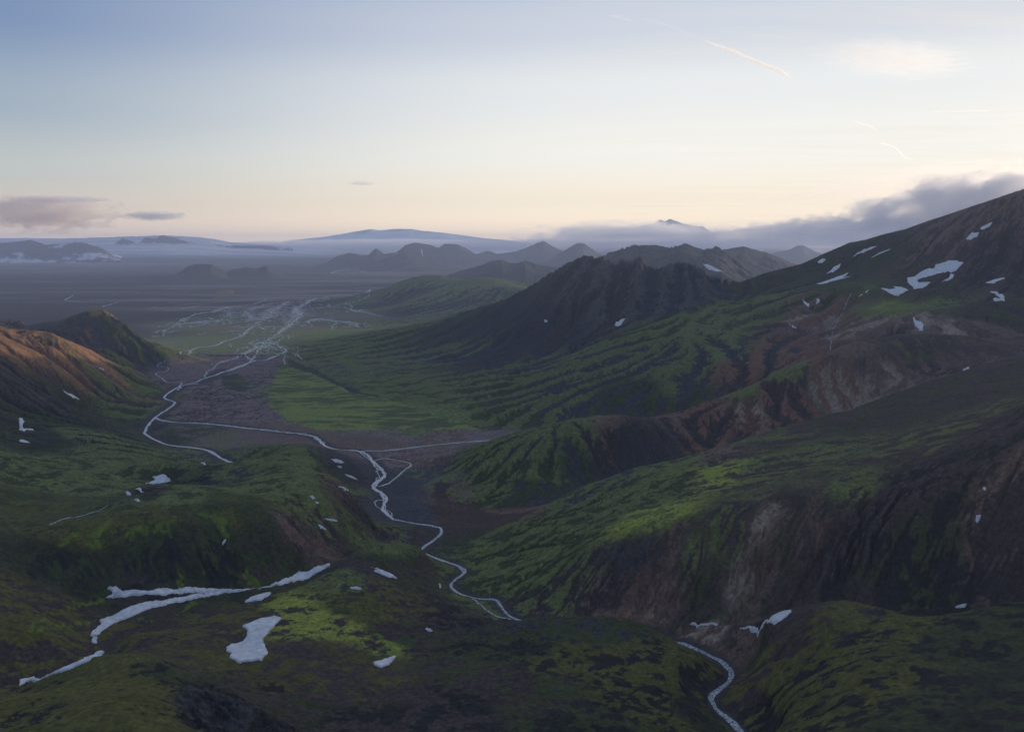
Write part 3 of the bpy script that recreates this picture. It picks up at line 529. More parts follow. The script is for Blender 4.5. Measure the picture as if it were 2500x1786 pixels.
Z = Z + fbm(XX, YY, 3000, 4, .5, 9.5) * 22 * sst(YY, 7500, 15000) * (~FARM)
def under_sky(l, back=.35, front=.10, jag=0.0, span=900):
    a = np.array([(*sq_Y(*p)[:2], p[1]) for p in l]); a = a[np.argsort(a[:, 0])]
    i0, i1 = np.searchsorted(S, [a[0, 0], a[-1, 0]]); sv = S[i0:i1]
    yc = np.exp(np.interp(sv, a[:, 0], a[:, 1])); py = np.interp(sv, a[:, 0], a[:, 2])
    if jag:
        e = np.clip(np.minimum(sv - sv[0], sv[-1] - sv) / .02, 0, 1) * np.interp(sv, [-.1, .03, .25, .29], [.3, 1, 1, .12])
        py = py - jag * e * (1 - 2 * np.abs(perlin(sv * 260, sv * 0 + 3.3))) - jag * .6 * e * perlin(sv * 700, sv * 0 + 8.3)
    _, dy, dz = ray(0 * py, py); tn = dz / dy
    j0, j1 = np.searchsorted(Q, [math.log(yc.min() - span), math.log(yc.max() + span)])
    Yb = YROW[j0:j1, None]; d = Yb - yc[None, :]
    lineh = HC + Yb * tn[None, :]
    fade_ = np.clip(np.abs(d) / span, 0, 1) ** 2 * 400
    lim_ = lineh - np.where(d < 0, -d * front, d * back)
    e = np.clip(np.minimum(sv - sv[0], sv[-1] - sv) / .01, 0, 1)[None, :]
    blk = Z[j0:j1, i0:i1]; Z[j0:j1, i0:i1] = (np.minimum(blk, lim_ + fade_ * 0 + (1 - e) * 60)).astype(f32)
    crest_rows = np.exp(-(d / 28) ** 2); tgt = lineh - np.where(d < 0, -d * .5, d * .5)
    e2 = sst(np.minimum(sv - sv[0], sv[-1] - sv), .01, .08)[None, :] * sst(60 - np.abs(d), 0, 30)
    blk = Z[j0:j1, i0:i1]; Z[j0:j1, i0:i1] = (blk + e2 * np.maximum(tgt - blk, 0)).astype(f32)
under_sky(SKY_E[:-1] + [(1625,625,4500)] + SKY_F, jag=4.6, span=850); under_sky(SKY_N, jag=1.0, span=500)
# water channels cut into the gravel
for l, r, d in ((RIVER_MAIN, .006, 2.2), (RIVER_LEFT, .006, 2.0)):
    Z -= near_line(sqs(l), r) * d
Z -= near_line(sqs(RIVER_MAIN[:13]), .016) * 3
bank_cap(RIVER_MAIN, .5, .035, 1.); bank_cap(RIVER_MAIN[23:29], .22, .09, .6); bank_cap(RIVER_LEFT, .4, .02, 1.)
print('relief', round(time.time() - T0, 1))

# ---------------------------------------------------------------- colour of the ground (cover, with shade painted into the gullies)
n1 = fbm(XX, YY, 60, 5, .62, 12.5); n2 = fbm(XX, YY, 240, 4, .6, 22.5); n3 = fbm(XX, YY, 14, 3, .6, 31.5) + .6 * fbm(XX, YY, 5, 2, .6, 61.5) * (YY < 3500)
far_n = fbm(XX / 3.5, YY, 700, 5, .62, 2.5)
# streaks running down the slope: noise stretched along the fall line
gx, gy = grad(Z); sl_ = np.hypot(gx, gy) + 1e-4
flowstretch = fbm(XX * 1.0 + gx * 140, YY + gy * 140, 30, 3, .6, 41.0)
t = MSH - .5 + GUL * (1.15 + 1.1 * (1 - sst(YY, 1900, 2700))) + n1 * .9 + n2 * .45 + flowstretch * .35 - np.clip(sl_ - .75, 0, 1) * .9  # GUL lightens crests and darkens gullies: cover and painted shade together
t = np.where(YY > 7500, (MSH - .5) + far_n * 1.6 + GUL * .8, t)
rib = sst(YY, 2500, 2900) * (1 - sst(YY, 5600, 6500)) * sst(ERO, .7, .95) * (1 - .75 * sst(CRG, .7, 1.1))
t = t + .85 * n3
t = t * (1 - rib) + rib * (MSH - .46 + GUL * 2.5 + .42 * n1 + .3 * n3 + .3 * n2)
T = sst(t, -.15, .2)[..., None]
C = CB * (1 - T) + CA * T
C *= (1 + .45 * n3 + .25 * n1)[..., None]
# bright moss along small seeps
VEINS = [([(395,1030),(320,1045)],3),([(700,1100),(430,1150)],0),
 ([(500,1140),(560,1150),(590,1190),(555,1210),(590,1235)],0)]
def D4(x, y): return (x * .3740 / 1.1, (y * .3740 + 950) / 1.1)
VP = [[(1310,820),(1400,830),(1470,870),(1430,910),(1475,945)], [(660,800),(730,860),(620,950),(640,1010),(570,1025)], [(500,960),(430,990),(385,1030)], [(1190,845),(1010,880),(1010,925),(1110,925)],
 [(1170,1215),(1165,1250),(1190,1290)],[(1310,1200),(1350,1240),(1350,1290)],[(1590,1200),(1700,1280)],[(250,590),(330,600),(310,650)],[(200,1600),(330,1480),(480,1400),(680,1375)],[(240,1590),(420,1540),(600,1505)],
 [(900,1510),(1100,1510),(1290,1380)],[(840,950),(880,910),(980,890)]]
VL = [[D4(*p) for p in l] for l in VP]
def E5(x, y): return ((800 + x * .3740) / 1.1, (y * .3740 + 950) / 1.1)
VL += [[E5(*p) for p in l] for l in [[(980,1035),(1050,1095),(1000,1180),(1030,1220),(1000,1280)],[(680,520),(750,590),(800,680),(880,720)]]]
VL += [[(838,1405),(860,1430),(880,1450)],[(815,1450),(850,1452),(875,1448)],[(820,1425),(860,1440)]]
vm = np.zeros(Z.shape, f32)
for l in VL:
    a = np.array(l, float); s_, q_ = unproj(a[:, 0], a[:, 1])
    q_ = np.where(np.abs(q_ - np.median(q_)) > .3, np.median(q_), q_)
    dn = np.linspace(0, len(a) - 1, len(a) * 12)
    s2 = np.interp(dn, np.arange(len(a)), s_) + rng.normal(0, .0018, len(dn)); q2 = np.interp(dn, np.arange(len(a)), q_) + rng.normal(0, .0035, len(dn))
    vm = np.maximum(vm, near_line(np.stack([s2, q2], 1), .0028))
vmk = sst(vm * (.7 + n1 * 1.5 + n3 * 1.2), .25, .8)[..., None] * .7
C = C * (1 - vmk) + np.array([.085, .12, .018], f32) * vmk
# gravel bars beside the rivers
gb = np.maximum(near_line(sqs(RIVER_MAIN), .011), near_line(sqs(RIVER_LEFT), .011)); gb = (sst(gb + n3 * .4, .3, .7) * .8)[..., None]
C = C * (1 - gb) + np.array([.042, .040, .044], f32) * gb
# patterned far plain: pale sand streaks, lava
far_streak = fbm(XX / 6, YY * 1.2, 900, 5, .6, 77.0)
fs = (sst(far_streak, .08, .42) * sst(YY, 9500, 13000) * (~FARM))[..., None] * .8
C = C * (1 - fs) + np.array([.115, .105, .11], f32) * fs
# snow fields and bare ice on the far ranges
nu = (REG == 13) | (REG == 12)
sn = (sst(fbm(XX, YY, 1500, 5, .65, 5.0) - (Z - 500) / 2500, .12, .3) * nu)[..., None]
C = C * (1 - sn) + np.array([.40, .43, .48], f32) * sn
ic = REG == 14
icf = sst(Z + 130 * fbm(XX / 3, YY, 5200, 5, .6, 44.), 60, 330)[..., None]
C = np.where(ic[..., None], C * icf + np.array([.075, .072, .082], f32) * (1 - icf), C)
dk = (sst(fbm(XX / 7, YY, 1600, 5, .6, 15.0), .02, .35) * ic)[..., None] * .6
C = C * (1 - dk) + np.array([.10, .11, .13], f32) * dk
# thin ice and ash plain under the ice cap
C = np.clip(C, .004, .8)
C = np.where((YY < 9000)[..., None], .05 * (C / .05) ** 1.12 * 1.28, C * 1.15)

# green fan, brown fan: sharp edged covers
def poly_mask(px_poly, wob_m=14):
    a = np.array(px_poly, float); s_, q_ = unproj(a[:, 0], a[:, 1])
    lo, hi = (s_.min() - .02, q_.min() - .05), (s_.max() + .02, q_.max() + .05)
    i0, i1 = np.searchsorted(S, [lo[0], hi[0]]); j0, j1 = np.searchsorted(Q, [lo[1], hi[1]])
    xs = (XX[j0:j1, i0:i1] + n1[j0:j1, i0:i1] * wob_m * 3) / YY[j0:j1, i0:i1]
    qs = np.log(YY[j0:j1, i0:i1] + n2[j0:j1, i0:i1] * wob_m * 2 + n3[j0:j1, i0:i1] * wob_m)
    inside = np.zeros(xs.shape, bool)
    for k in range(len(s_)):
        x1, y1, x2, y2 = s_[k - 1], q_[k - 1], s_[k], q_[k]
        c = ((y1 > qs) != (y2 > qs)) & (xs < (x2 - x1) * (qs - y1) / (y2 - y1 + 1e-12) + x1)
        inside ^= c
    return (slice(j0, j1), slice(i0, i1)), inside
for poly, ca, cb, bias in [
  ([(625,805),(680,812),(740,850),(820,878),(930,905),(1010,940),(1070,955),(900,952),(700,955),(640,930),(597,900),(600,860)], (.185,.215,.055), (.075,.092,.036), .0),
  ([(640,795),(700,820),(780,862),(860,885),(780,870),(700,832),(640,812)], (.035,.04,.04), (.04,.06,.02), 0),
  ([(1000,1110),(1060,1125),(1200,1128),(1130,1160),(1040,1182),(985,1185),(965,1140),(960,1085),(985,1060)], (.078,.046,.036), (.055,.038,.034), 0),
  ([(490,835),(530,828),(555,850),(540,870),(500,862)], (.075,.11,.02), (.05,.045,.045), -.15)]:
    w, m = poly_mask(poly)
    tt = sst(fbm(XX[w] / 2.2, YY[w], 45, 5, .65, 55.) + .8 * fbm(XX[w] / 2.5, YY[w], 210, 3, .6, 58.) + bias, -.25, .25)[..., None]
    cc = np.array(ca, f32) * tt + np.array(cb, f32) * (1 - tt)
    cc = cc * (1 + .3 * n3[w])[..., None]
    C[w] = np.where(m[..., None], cc, C[w])
print('colour', round(time.time() - T0, 1))

# ---------------------------------------------------------------- materials
def new_mat(name):
    m = bpy.data.materials.new(name); m.use_nodes = True
    return m, m.node_tree.nodes, m.node_tree.links, m.node_tree.nodes['Principled BSDF']
def terrain_mat():
    m, N, L, b = new_mat('ground_cover_and_shade')
    at = N.new('ShaderNodeAttribute'); at.attribute_name = 'CoverShade'
    tc = N.new('ShaderNodeTexCoord')
    nz = N.new('ShaderNodeTexNoise'); nz.inputs['Scale'].default_value = .16; nz.inputs['Detail'].default_value = 8; nz.inputs['Roughness'].default_value = .75
    L.new(tc.outputs['Object'], nz.inputs['Vector'])
    mr = N.new('ShaderNodeMapRange'); mr.inputs[1].default_value = .32; mr.inputs[2].default_value = .68; mr.inputs[3].default_value = .45; mr.inputs[4].default_value = 1.55
    L.new(nz.outputs['Fac'], mr.inputs[0])
    mx = N.new('ShaderNodeVectorMath'); mx.operation = 'SCALE'
    L.new(at.outputs['Color'], mx.inputs[0]); L.new(mr.outputs[0], mx.inputs['Scale'])
    L.new(mx.outputs[0], b.inputs['Base Color'])
    b.inputs['Roughness'].default_value = .95; b.inputs['Specular IOR Level'].default_value = .12
    nb = N.new('ShaderNodeTexNoise'); nb.inputs['Scale'].default_value = .22; nb.inputs['Detail'].default_value = 6; nb.inputs['Roughness'].default_value = .6
    L.new(tc.outputs['Object'], nb.inputs['Vector'])
    bp = N.new('ShaderNodeBump'); bp.inputs['Strength'].default_value = 1.0; bp.inputs['Distance'].default_value = 3.2
    L.new(nb.outputs['Fac'], bp.inputs['Height']); L.new(bp.outputs[0], b.inputs['Normal'])
    return m
def simple_mat(name, col, rough=.8, noise_scale=.05, var=.2, spec=.3, bump=.3, bdist=.6):
    m, N, L, b = new_mat(name)
    tc = N.new('ShaderNodeTexCoord'); nz = N.new('ShaderNodeTexNoise'); nz.inputs['Scale'].default_value = noise_scale; nz.inputs['Detail'].default_value = 6; nz.inputs['Roughness'].default_value = .65
    L.new(tc.outputs['Object'], nz.inputs['Vector'])
    cr = N.new('ShaderNodeValToRGB'); cr.color_ramp.elements[0].position = .3; cr.color_ramp.elements[1].position = .7
    cr.color_ramp.elements[0].color = (*[c * (1 - var) for c in col], 1); cr.color_ramp.elements[1].color = (*[min(1, c * (1 + var)) for c in col], 1)
    L.new(nz.outputs['Fac'], cr.inputs[0]); L.new(cr.outputs[0], b.inputs['Base Color'])
    b.inputs['Roughness'].default_value = rough; b.inputs['Specular IOR Level'].default_value = spec
    bp = N.new('ShaderNodeBump'); bp.inputs['Strength'].default_value = bump; bp.inputs['Distance'].default_value = bdist
    L.new(nz.outputs['Fac'], bp.inputs['Height']); L.new(bp.outputs[0], b.inputs['Normal'])
    return m
M_GROUND = terrain_mat()
M_SNOW = simple_mat('old_snow', (.54, .55, .57), .75, .10, .30, .2, .7, .7)
M_WATER = simple_mat('river_water', (.27, .31, .35), .28, .25, .5, .6, .5, .4)
M_RAPID = simple_mat('white_water', (.25, .29, .33), .4, .35, .92, .5, .8, .9)
for e_, p_ in zip(M_RAPID.node_tree.nodes['Color Ramp'].color_ramp.elements, (.42, .60)): e_.position = p_
M_FAR = simple_mat('distant_snow_and_rock', (.66, .70, .76), .85, .0006, .3, .2, 0)

# ---------------------------------------------------------------- mesh building
scene = bpy.context.scene; COLL = scene.collection
def tag(o, label=None, cat=None, group=None, kind=None):
    for k, v in (('label', label), ('category', cat), ('group', group), ('kind', kind)):
        if v: o[k] = v
    return o
def make_mesh(name, co, quads, mat, cols=None, smooth=True):
    me = bpy.data.meshes.new(name)
    me.vertices.add(len(co)); me.vertices.foreach_set('co', np.ascontiguousarray(co, f32).ravel())
    nf = len(quads)
    me.loops.add(nf * 4); me.loops.foreach_set('vertex_index', np.ascontiguousarray(quads, np.int32).ravel())
    me.polygons.add(nf); me.polygons.foreach_set('loop_start', np.arange(0, nf * 4, 4, dtype=np.int32))
    me.update(calc_edges=True)
    if smooth: me.polygons.foreach_set('use_smooth', np.ones(nf, bool))
    if cols is not None:
        a = me.color_attributes.new('CoverShade', 'FLOAT_COLOR', 'POINT')
        a.data.foreach_set('color', np.concatenate([cols, np.ones((len(cols), 1), f32)], 1).astype(f32).ravel())
    me.materials.append(mat)
    o = bpy.data.objects.new(name, me); COLL.objects.link(o)
    return o

# land is cut into named landforms: nearest seed in survey space
SEEDS = [('valley_floor', 'flat gravel and moss floor of the braided valley', [(420,820),(500,850),(480,910),(590,920),(500,760),(620,700),(560,720),(740,720),(700,660),(430,720),(660,860),(720,920),(850,930),(950,960),(800,980),(1050,975),(620,960),(430,965),(880,1060),(930,1120),(1050,1150),(960,1190),(1130,1145),(840,690),(420,700),(1000,1120)]),
 ('plain', 'dark ash plain beyond the valley', [(60,690),(300,655),(500,640),(700,625),(100,640),(400,600),(800,600),(600,590),(900,600)]),
 ('mountain', 'rocky dark central summit with long green spurs', [(1300,600),(1400,610),(1530,620),(1200,700),(1080,720),(900,740),(780,770),(1000,800),(1350,700),(1480,660),(860,850),(1200,780),(720,800),(1150,660)]),
 ('mountainside', 'big brown slope with snow patches rising out of the frame on the right', [(1700,620),(1850,590),(2000,560),(2150,520),(2200,600),(2050,620),(1900,640),(2150,660),(2300,500),(1780,640)]),
 ('spur', 'green gullied spurs stepping down below the rocky summit', [(1600,680),(1500,730),(1400,800),(1300,830),(1150,880),(1500,840),(1250,900),(1400,880),(1550,880),(1580,780),(1050,880),(1100,930)]),
 ('cirque', 'eroded red and brown bowls under the snowy slope', [(1780,720),(1720,780),(1870,720),(1960,730),(2040,710),(2150,720),(1680,730)]),
 ('ridge', 'long brown ridge with a bare eroded cliff, in the middle right', [(1400,960),(1550,920),(1700,870),(1850,820),(2000,790),(2150,780),(1620,940),(1900,860)]),
 ('ridge', 'green gullied spur above the brown fan', [(1050,1020),(1150,1010),(1300,1000),(1200,1060),(1080,1090),(1400,990)]),
 ('massif', 'dark massif with green streaks filling the right side above the river', [(1400,1060),(1600,1040),(1800,1000),(2000,950),(2150,880),(1500,1120),(1700,1080),(1200,1180),(1300,1200),(1150,1260),(1250,1300),(1900,1050),(2100,1000),(1400,1250),(1600,1200),(1800,1180),(2000,1150),(2200,1150),(1500,1330),(1700,1300),(1900,1270),(2100,1270),(1120,1200)]),
 ('hill', 'dark mossy hill in the bottom right corner', [(1600,1410),(1750,1400),(1900,1400),(2100,1400),(1700,1500),(1850,1550),(2050,1550),(2200,1500),(1750,1620)]),
 ('hill', 'rubbly mossy rise in the bottom centre', [(1200,1400),(1350,1410),(1450,1450),(1150,1480),(1300,1520),(1400,1600),(1100,1580),(1500,1560)]),
 ('hill', 'smooth olive mound in the bottom left corner', [(150,1530),(250,1500),(350,1520),(300,1600),(100,1600),(430,1560)]),
 ('basin', 'shallow dark basin holding the boot shaped snow patch', [(560,1420),(700,1420),(400,1400),(800,1480),(700,1560),(550,1540),(120,1400),(900,1440),(950,1540),(650,1360)]),
 ('spur', 'steep mossy spur ending at the river bend', [(760,1280),(850,1240),(920,1260),(850,1330),(950,1330),(1000,1370)]),
 ('hill', 'broad green hill between the two rivers', [(650,1040),(500,1110),(600,1110),(700,1120),(780,1100),(820,1150),(300,1150),(150,1200),(400,1230),(600,1230),(550,1170),(200,1260)]),
 ('hill', 'low mossy hills left of the small side river', [(400,1030),(250,1050),(100,1060),(350,1090),(100,1120),(450,1070),(250,980),(100,980)]),
 ('hillside', 'orange topped slope with dark streaks on the left', [(80,780),(200,800),(280,840),(150,860),(80,880),(250,890),(120,930),(310,870)]),
 ('peak', 'dark pointed peak behind the orange slope', [(230,700),(180,730),(280,750),(340,780),(130,720),(390,785)]),
 ('hill', 'pale green rounded hills beyond the central mountain', [(900,640),(1060,640),(960,670),(1130,650)])]
sd_s, sd_q, sd_i = [], [], []
for i, (nm, lb, l) in enumerate(SEEDS):
    a = np.array(l, float); s_, q_ = unproj(a[:, 0], a[:, 1])
    sd_s += list(s_); sd_q += list(q_); sd_i += [i] * len(l)
sd_s, sd_q, sd_i = map(np.array, (sd_s, sd_q, sd_i))
c1, c2 = S[::4], Q[::4]
best = np.full((len(c2), len(c1)), 1e9, f32); who = np.zeros(best.shape, np.int16)
for k in range(len(sd_s)):
    d = (c1[None, :] - sd_s[k]) ** 2 + (c2[:, None] - sd_q[k]) ** 2
    m = d < best; best[m] = d[m]; who[m] = sd_i[k]
who = who.repeat(4, 0).repeat(4, 1)[:NQ, :NS]
who = np.where((YY > 11500) | ((YY > 10300)), 1, who)
who = np.where(FARM, 100 + REG, who)
fid = who[:-1, :-1]
vid = np.arange(NQ * NS, dtype=np.int32).reshape(NQ, NS)
qd = np.stack([vid[:-1, :-1], vid[:-1, 1:], vid[1:, 1:], vid[1:, :-1]], -1)
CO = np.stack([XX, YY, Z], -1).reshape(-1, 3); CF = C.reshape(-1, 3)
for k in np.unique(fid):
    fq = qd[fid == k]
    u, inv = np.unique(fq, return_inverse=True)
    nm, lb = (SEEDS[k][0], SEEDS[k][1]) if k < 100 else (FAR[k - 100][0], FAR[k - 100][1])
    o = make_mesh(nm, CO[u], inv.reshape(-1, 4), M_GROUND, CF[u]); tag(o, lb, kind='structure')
print('terrain meshes', round(time.time() - T0, 1))

# ---------------------------------------------------------------- rivers
def catmull(p, step):
    p = np.asarray(p, float); out = []
    q = np.vstack([2 * p[0] - p[1], p, 2 * p[-1] - p[-2]])
    for i in range(1, len(q) - 2):
        L = np.linalg.norm(q[i + 1] - q[i]); n = max(2, int(L / step))
        t = np.linspace(0, 1, n, endpoint=False)[:, None]
        out.append(.5 * (2 * q[i] + (q[i + 1] - q[i - 1]) * t + (2 * q[i - 1] - 5 * q[i] + 4 * q[i + 1] - q[i + 2]) * t ** 2 + (-q[i - 1] + 3 * q[i] - 3 * q[i + 1] + q[i + 2]) * t ** 3))
    out.append(p[-1:]); return np.vstack(out)
def hz(x, y): return bil(Z, x / y, np.log(y))
def ribbon(xy, width, lift, nc=4, seed=0):
    """strip of water lying on the land; width may vary along it"""
    xy = np.asarray(xy); n = len(xy)
    tg = np.gradient(xy, axis=0); tg /= np.linalg.norm(tg, axis=1)[:, None] + 1e-9
    nr = np.stack([-tg[:, 1], tg[:, 0]], 1)
    d = np.cumsum(np.r_[0, np.linalg.norm(np.diff(xy, axis=0), axis=1)])
    wv = np.broadcast_to(np.asarray(width, float), n)
    wl = wv * (1 + .8 * fbm(d + seed * 77, 0 * d + seed, np.mean(wv) * 6 + 8, 3)); wr = wv * (1 + .8 * fbm(d + seed * 131, 0 * d + 9 + seed, np.mean(wv) * 6 + 8, 3))
    co = []
    for k in range(nc + 1):
        a = k / nc; off = (-wl * (1 - a) + wr * a) * .5 * 2 * .5
        c = xy + nr * off[:, None]
        zc = hz(c[:, 0], np.maximum(c[:, 1], 431)); 
        edge = 1 - abs(2 * a - 1) ** 4
        co.append(np.stack([c[:, 0], c[:, 1], zc + lift * (edge * .8 + .2)], 1))
    co = np.stack(co, 1)                      # n, nc+1, 3
    zf = co[..., 2]; zf[:] = .5 * zf + .5 * zf.mean(1, keepdims=True) + .15 * lift
    zf[:] = np.maximum(zf, np.stack([hz(co[:, k, 0], np.maximum(co[:, k, 1], 431)) + .12 * lift for k in range(nc + 1)], 1))
    idx = np.arange(n * (nc + 1)).reshape(n, nc + 1)
    qd = np.stack([idx[:-1, :-1], idx[:-1, 1:], idx[1:, 1:], idx[1:, :-1]], -1).reshape(-1, 4)
    return co.reshape(-1, 3), qd
def river(name, label, strands, mat):
    cs_, qs_, o = [], [], 0
    for c, q in strands:
        cs_.append(c); qs_.append(q + o); o += len(c)
    ob = make_mesh(name, np.vstack(cs_), np.vstack(qs_), mat)
    return tag(ob, label, kind='structure')
def z2xy(l): return np.array([(sq_z(*p)[0] * math.exp(sq_z(*p)[1]), math.exp(sq_z(*p)[1])) for p in l])
def wob_path(xy, amp, wl, seed):
    d = np.cumsum(np.r_[0, np.linalg.norm(np.diff(xy, axis=0), axis=1)])
    tg = np.gradient(xy, axis=0); tg /= np.linalg.norm(tg, axis=1)[:, None] + 1e-9
    nr = np.stack([-tg[:, 1], tg[:, 0]], 1)
    a = fbm(d + seed * 313.7, 0 * d + seed * 3.3, wl, 4, .55)
    env = np.minimum(1, np.minimum(d, d[-1] - d) / (wl * .5 + 1))
    return xy + nr * (a * amp * env)[:, None]
rm = z2xy(RIVER_MAIN)
up = catmull(rm[:26], 3.0); lo = catmull(rm[25:], 5.0)
wu = np.interp(np.linspace(0, 1, len(up)), [0, .3, .5, .8, 1], [8, 7, 5, 6.5, 7])
river('river', 'white water of the main river rushing through the gorge, near part', [ribbon(wob_path(up, 3, 30, 1), wu, .9), ribbon(wob_path(catmull(rm[13:17] + np.array([[-4, -6], [-16, -22], [-26, -24], [-6, -4]]), 3.), 3, 25, 2), 3.0, .8), ribbon(wob_path(catmull(rm[19:22] + np.array([[0, 0], [-7, 8], [0, 0]]), 3.), 2, 25, 5), 2.6, .8)], M_RAPID)
wl_ = np.interp(np.linspace(0, 1, len(lo)), [0, .2, .35, .5, 1], [6.5, 7.5, 5, 6, 7])
side1 = catmull(np.array([rm[30], rm[30] + [40, 30], rm[29] + [60, 120], rm[29] + [45, 30], rm[28] + [22, 20], rm[28]]), 5.)
river('river', 'smooth grey main river winding across the dark gravel', [ribbon(wob_path(lo, 9, 120, 3), wl_, 1.0), ribbon(wob_path(lo, 34, 170, 4), 4.0, .8), ribbon(wob_path(lo, 40, 110, 14), 3.0, .8), ribbon(wob_path(lo, 22, 60, 24), 2.4, .8), ribbon(wob_path(side1, 5, 60, 6), 4.5, .9)], M_WATER)
rl = z2xy(RIVER_LEFT)
river('river', 'side river along the foot of the left slope', [ribbon(wob_path(catmull(rl[:12], 5.), 5, 60, 7), 9, 1.0), ribbon(wob_path(catmull(rl[:5], 5.), 18, 80, 8), 4, .8)], M_WATER)
rr = z2xy(RIVER_RIGHT)
river('stream', 'thin stream entering the valley below the green spurs', [ribbon(wob_path(catmull(rr, 6.), 7, 120, 9), 7, 1.0), ribbon(wob_path(catmull(rr, 6.), 20, 160, 10), 3.5, .8)], M_WATER)
# braided channels on the valley floor (z = 0)
FLAT = [False]
def px0(l, z=0.0):
    if FLAT[0]:
        return np.array([(sq_z(x, y, 0)[0] * math.exp(sq_z(x, y, 0)[1]), math.exp(sq_z(x, y, 0)[1])) for x, y in l])
    a = np.array(l, float); s_, q_ = unproj(a[:, 0], a[:, 1]); y = np.exp(q_); return np.stack([s_ * y, y], 1)
def F5(x, y): return ((350 + x * .28597) / 1.1, (650 + y * .28597) / 1.1)
def braid(path, width, w, count, wl, seed, conv=F5, z=0.0):
    base = catmull(px0([conv(*p) for p in path]), 12.)
    out = []
    for k in range(int(count * 1.1 + .5)):
        p = wob_path(base, width * (1.2 if k == 0 else 3.4), wl, seed + k * 1.7)
        p = wob_path(p, width * .8, wl * .25, seed + k * 3.1)
        n = len(p)
        if k > 0:      # later strands leave and rejoin
            a = int(rng.random() * n * .6); b = min(n, a + int(n * (.25 + .5 * rng.random()))); p = p[a:b]
        if len(p) < 4: continue
        out.append(ribbon(p, w * .46 * (1 if k == 0 else .35 + .5 * rng.random()), 1.0, 2, seed + k))
    return out
ident = lambda x, y: (x, y)
st = []
st += braid([(320,1010),(420,1000),(520,960),(640,915),(760,880),(860,845),(940,805),(1040,800),(1130,770),(1210,730)], 16, 17, 4, 260, 1)
st += braid([(520,950),(560,900),(620,850),(730,800),(830,755),(950,700),(1000,690),(1070,700)], 20, 10, 4, 200, 11)
st += braid([(1215,730),(1180,690),(1100,660),(1000,650),(920,660),(980,620)], 22, 10, 4, 200, 21)
st += braid([(1215,730),(1130,700),(1030,690),(960,740),(930,800)], 22, 10, 4, 220, 25)
st += braid([(930,805),(880,760),(940,710),(1000,690),(1060,630),(1130,590),(1200,540),(1290,470),(1360,420)], 26, 12, 5, 260, 31)
st += braid([(1200,600),(1130,660),(1100,620),(1220,590),(1240,620)], 26, 8, 4, 200, 41)
st += braid([(320,755),(430,710),(600,680),(700,640),(830,600),(880,560),(960,510),(1050,540),(1130,540)], 18, 12, 3, 240, 51)
st += braid([(840,600),(900,540),(980,480),(1080,400),(1180,340),(1250,300)], 60, 9, 12, 330, 61)
st += braid([(1000,500),(930,440),(900,380),(980,350),(1090,320),(1210,305)], 70, 8, 9, 330, 71)
st += braid([(870,480),(950,450),(1060,440),(1150,400)], 60, 7, 8, 300, 76)
st += braid([(1150,560),(1240,480),(1330,420),(1290,370),(1400,310),(1470,275)], 55, 10, 12, 330, 81)
st += braid([(1180,480),(1260,430),(1340,400),(1300,360)], 60, 8, 8, 300, 91)
st += braid([(1470,272),(1600,255),(1750,240),(1900,225),(1935,200)], 12, 16, 2, 500, 95)
st += braid([(215,305),(400,320),(600,310),(900,285),(1200,270),(1470,268)], 14, 14, 2, 500, 97)
st += braid([(180,600),(165,560),(230,530),(350,450),(480,405),(600,385),(750,345),(950,320),(1050,285)], 22, 8, 4, 360, 101)
st += braid([(460,515),(540,465),(600,480),(650,490)], 60, 7, 5, 260, 111)
st += braid([(680,370),(730,395),(710,435),(810,435)], 50, 6, 5, 260, 115)
st += braid([(1430,520),(1420,480),(1490,450),(1600,465),(1750,480),(1840,520)], 36, 8, 7, 300, 121)
st += braid([(1600,540),(1640,490),(1700,480)], 36, 7, 4, 240, 131)
st += braid([(1590,355),(1700,320),(1760,330),(1800,380),(1900,395),(2050,430)], 30, 9, 5, 340, 141)
st += braid([(1900,330),(1960,310),(2040,280)], 36, 7, 4, 340, 151)
st += braid([(1880,270),(1910,235),(1945,195)], 50, 9, 4, 340, 155)
st += braid([(170,385),(380,355),(480,335),(560,325)], 30, 7, 3, 400, 161)
st += braid([(1210,735),(1290,740),(1340,775),(1355,800)], 16, 6, 3, 160, 165)
st += braid([(1215,740),(1200,790),(1210,840)], 14, 6, 2, 140, 171)
st += braid([(190,800),(120,850),(180,860),(215,870),(200,900),(110,910),(150,950),(200,990),(330,990)], 8, 8, 2, 140, 175)
st += braid([(330,995),(290,1060)], 10, 12, 2, 100, 181)
st += braid([(740,660),(750,690)], 8, 6, 2, 90, 183); st += braid([(820,700),(780,745)], 8, 6, 2, 90, 185)
def glints(path, spread, n, L=(70, 260), w=(3.5, 7.5), seed=0):
    base = catmull(px0([F5(*p) for p in path]), 20.); r_ = np.random.default_rng(seed); out = []
    tg = np.gradient(base, axis=0); tg /= np.linalg.norm(tg, axis=1)[:, None]
    for k in range(n):
        i = r_.integers(0, len(base)); a = r_.normal(0, .5); t = tg[i]; nr = np.array([-t[1], t[0]])
        c = base[i] + nr * r_.normal(0, spread); d = t * math.cos(a) + nr * math.sin(a); ln = r_.uniform(*L)
        p = c + d * np.linspace(-.5, .5, 14)[:, None] * ln
        p = wob_path(p, ln * .45, ln * .35, seed + k * .37)
        out.append(ribbon(p, r_.uniform(*w), 1.0, 2, seed + k))
    return out
st += glints([(840,600),(900,540),(980,480),(1080,400),(1180,340),(1250,300)], 150, 85, (60, 180), (3, 6), seed=5)
st += glints([(1150,560),(1240,480),(1330,420),(1290,370),(1400,310),(1470,275)], 110, 95, (60, 180), (3, 6), seed=6)
st += glints([(870,380),(950,450),(1060,440),(1150,400)], 170, 45, (60, 160), (3, 6), seed=7)
st += glints([(930,700),(1000,650),(1100,690),(1200,720),(1000,760)], 60, 50, (40, 130), (3, 6), seed=8)
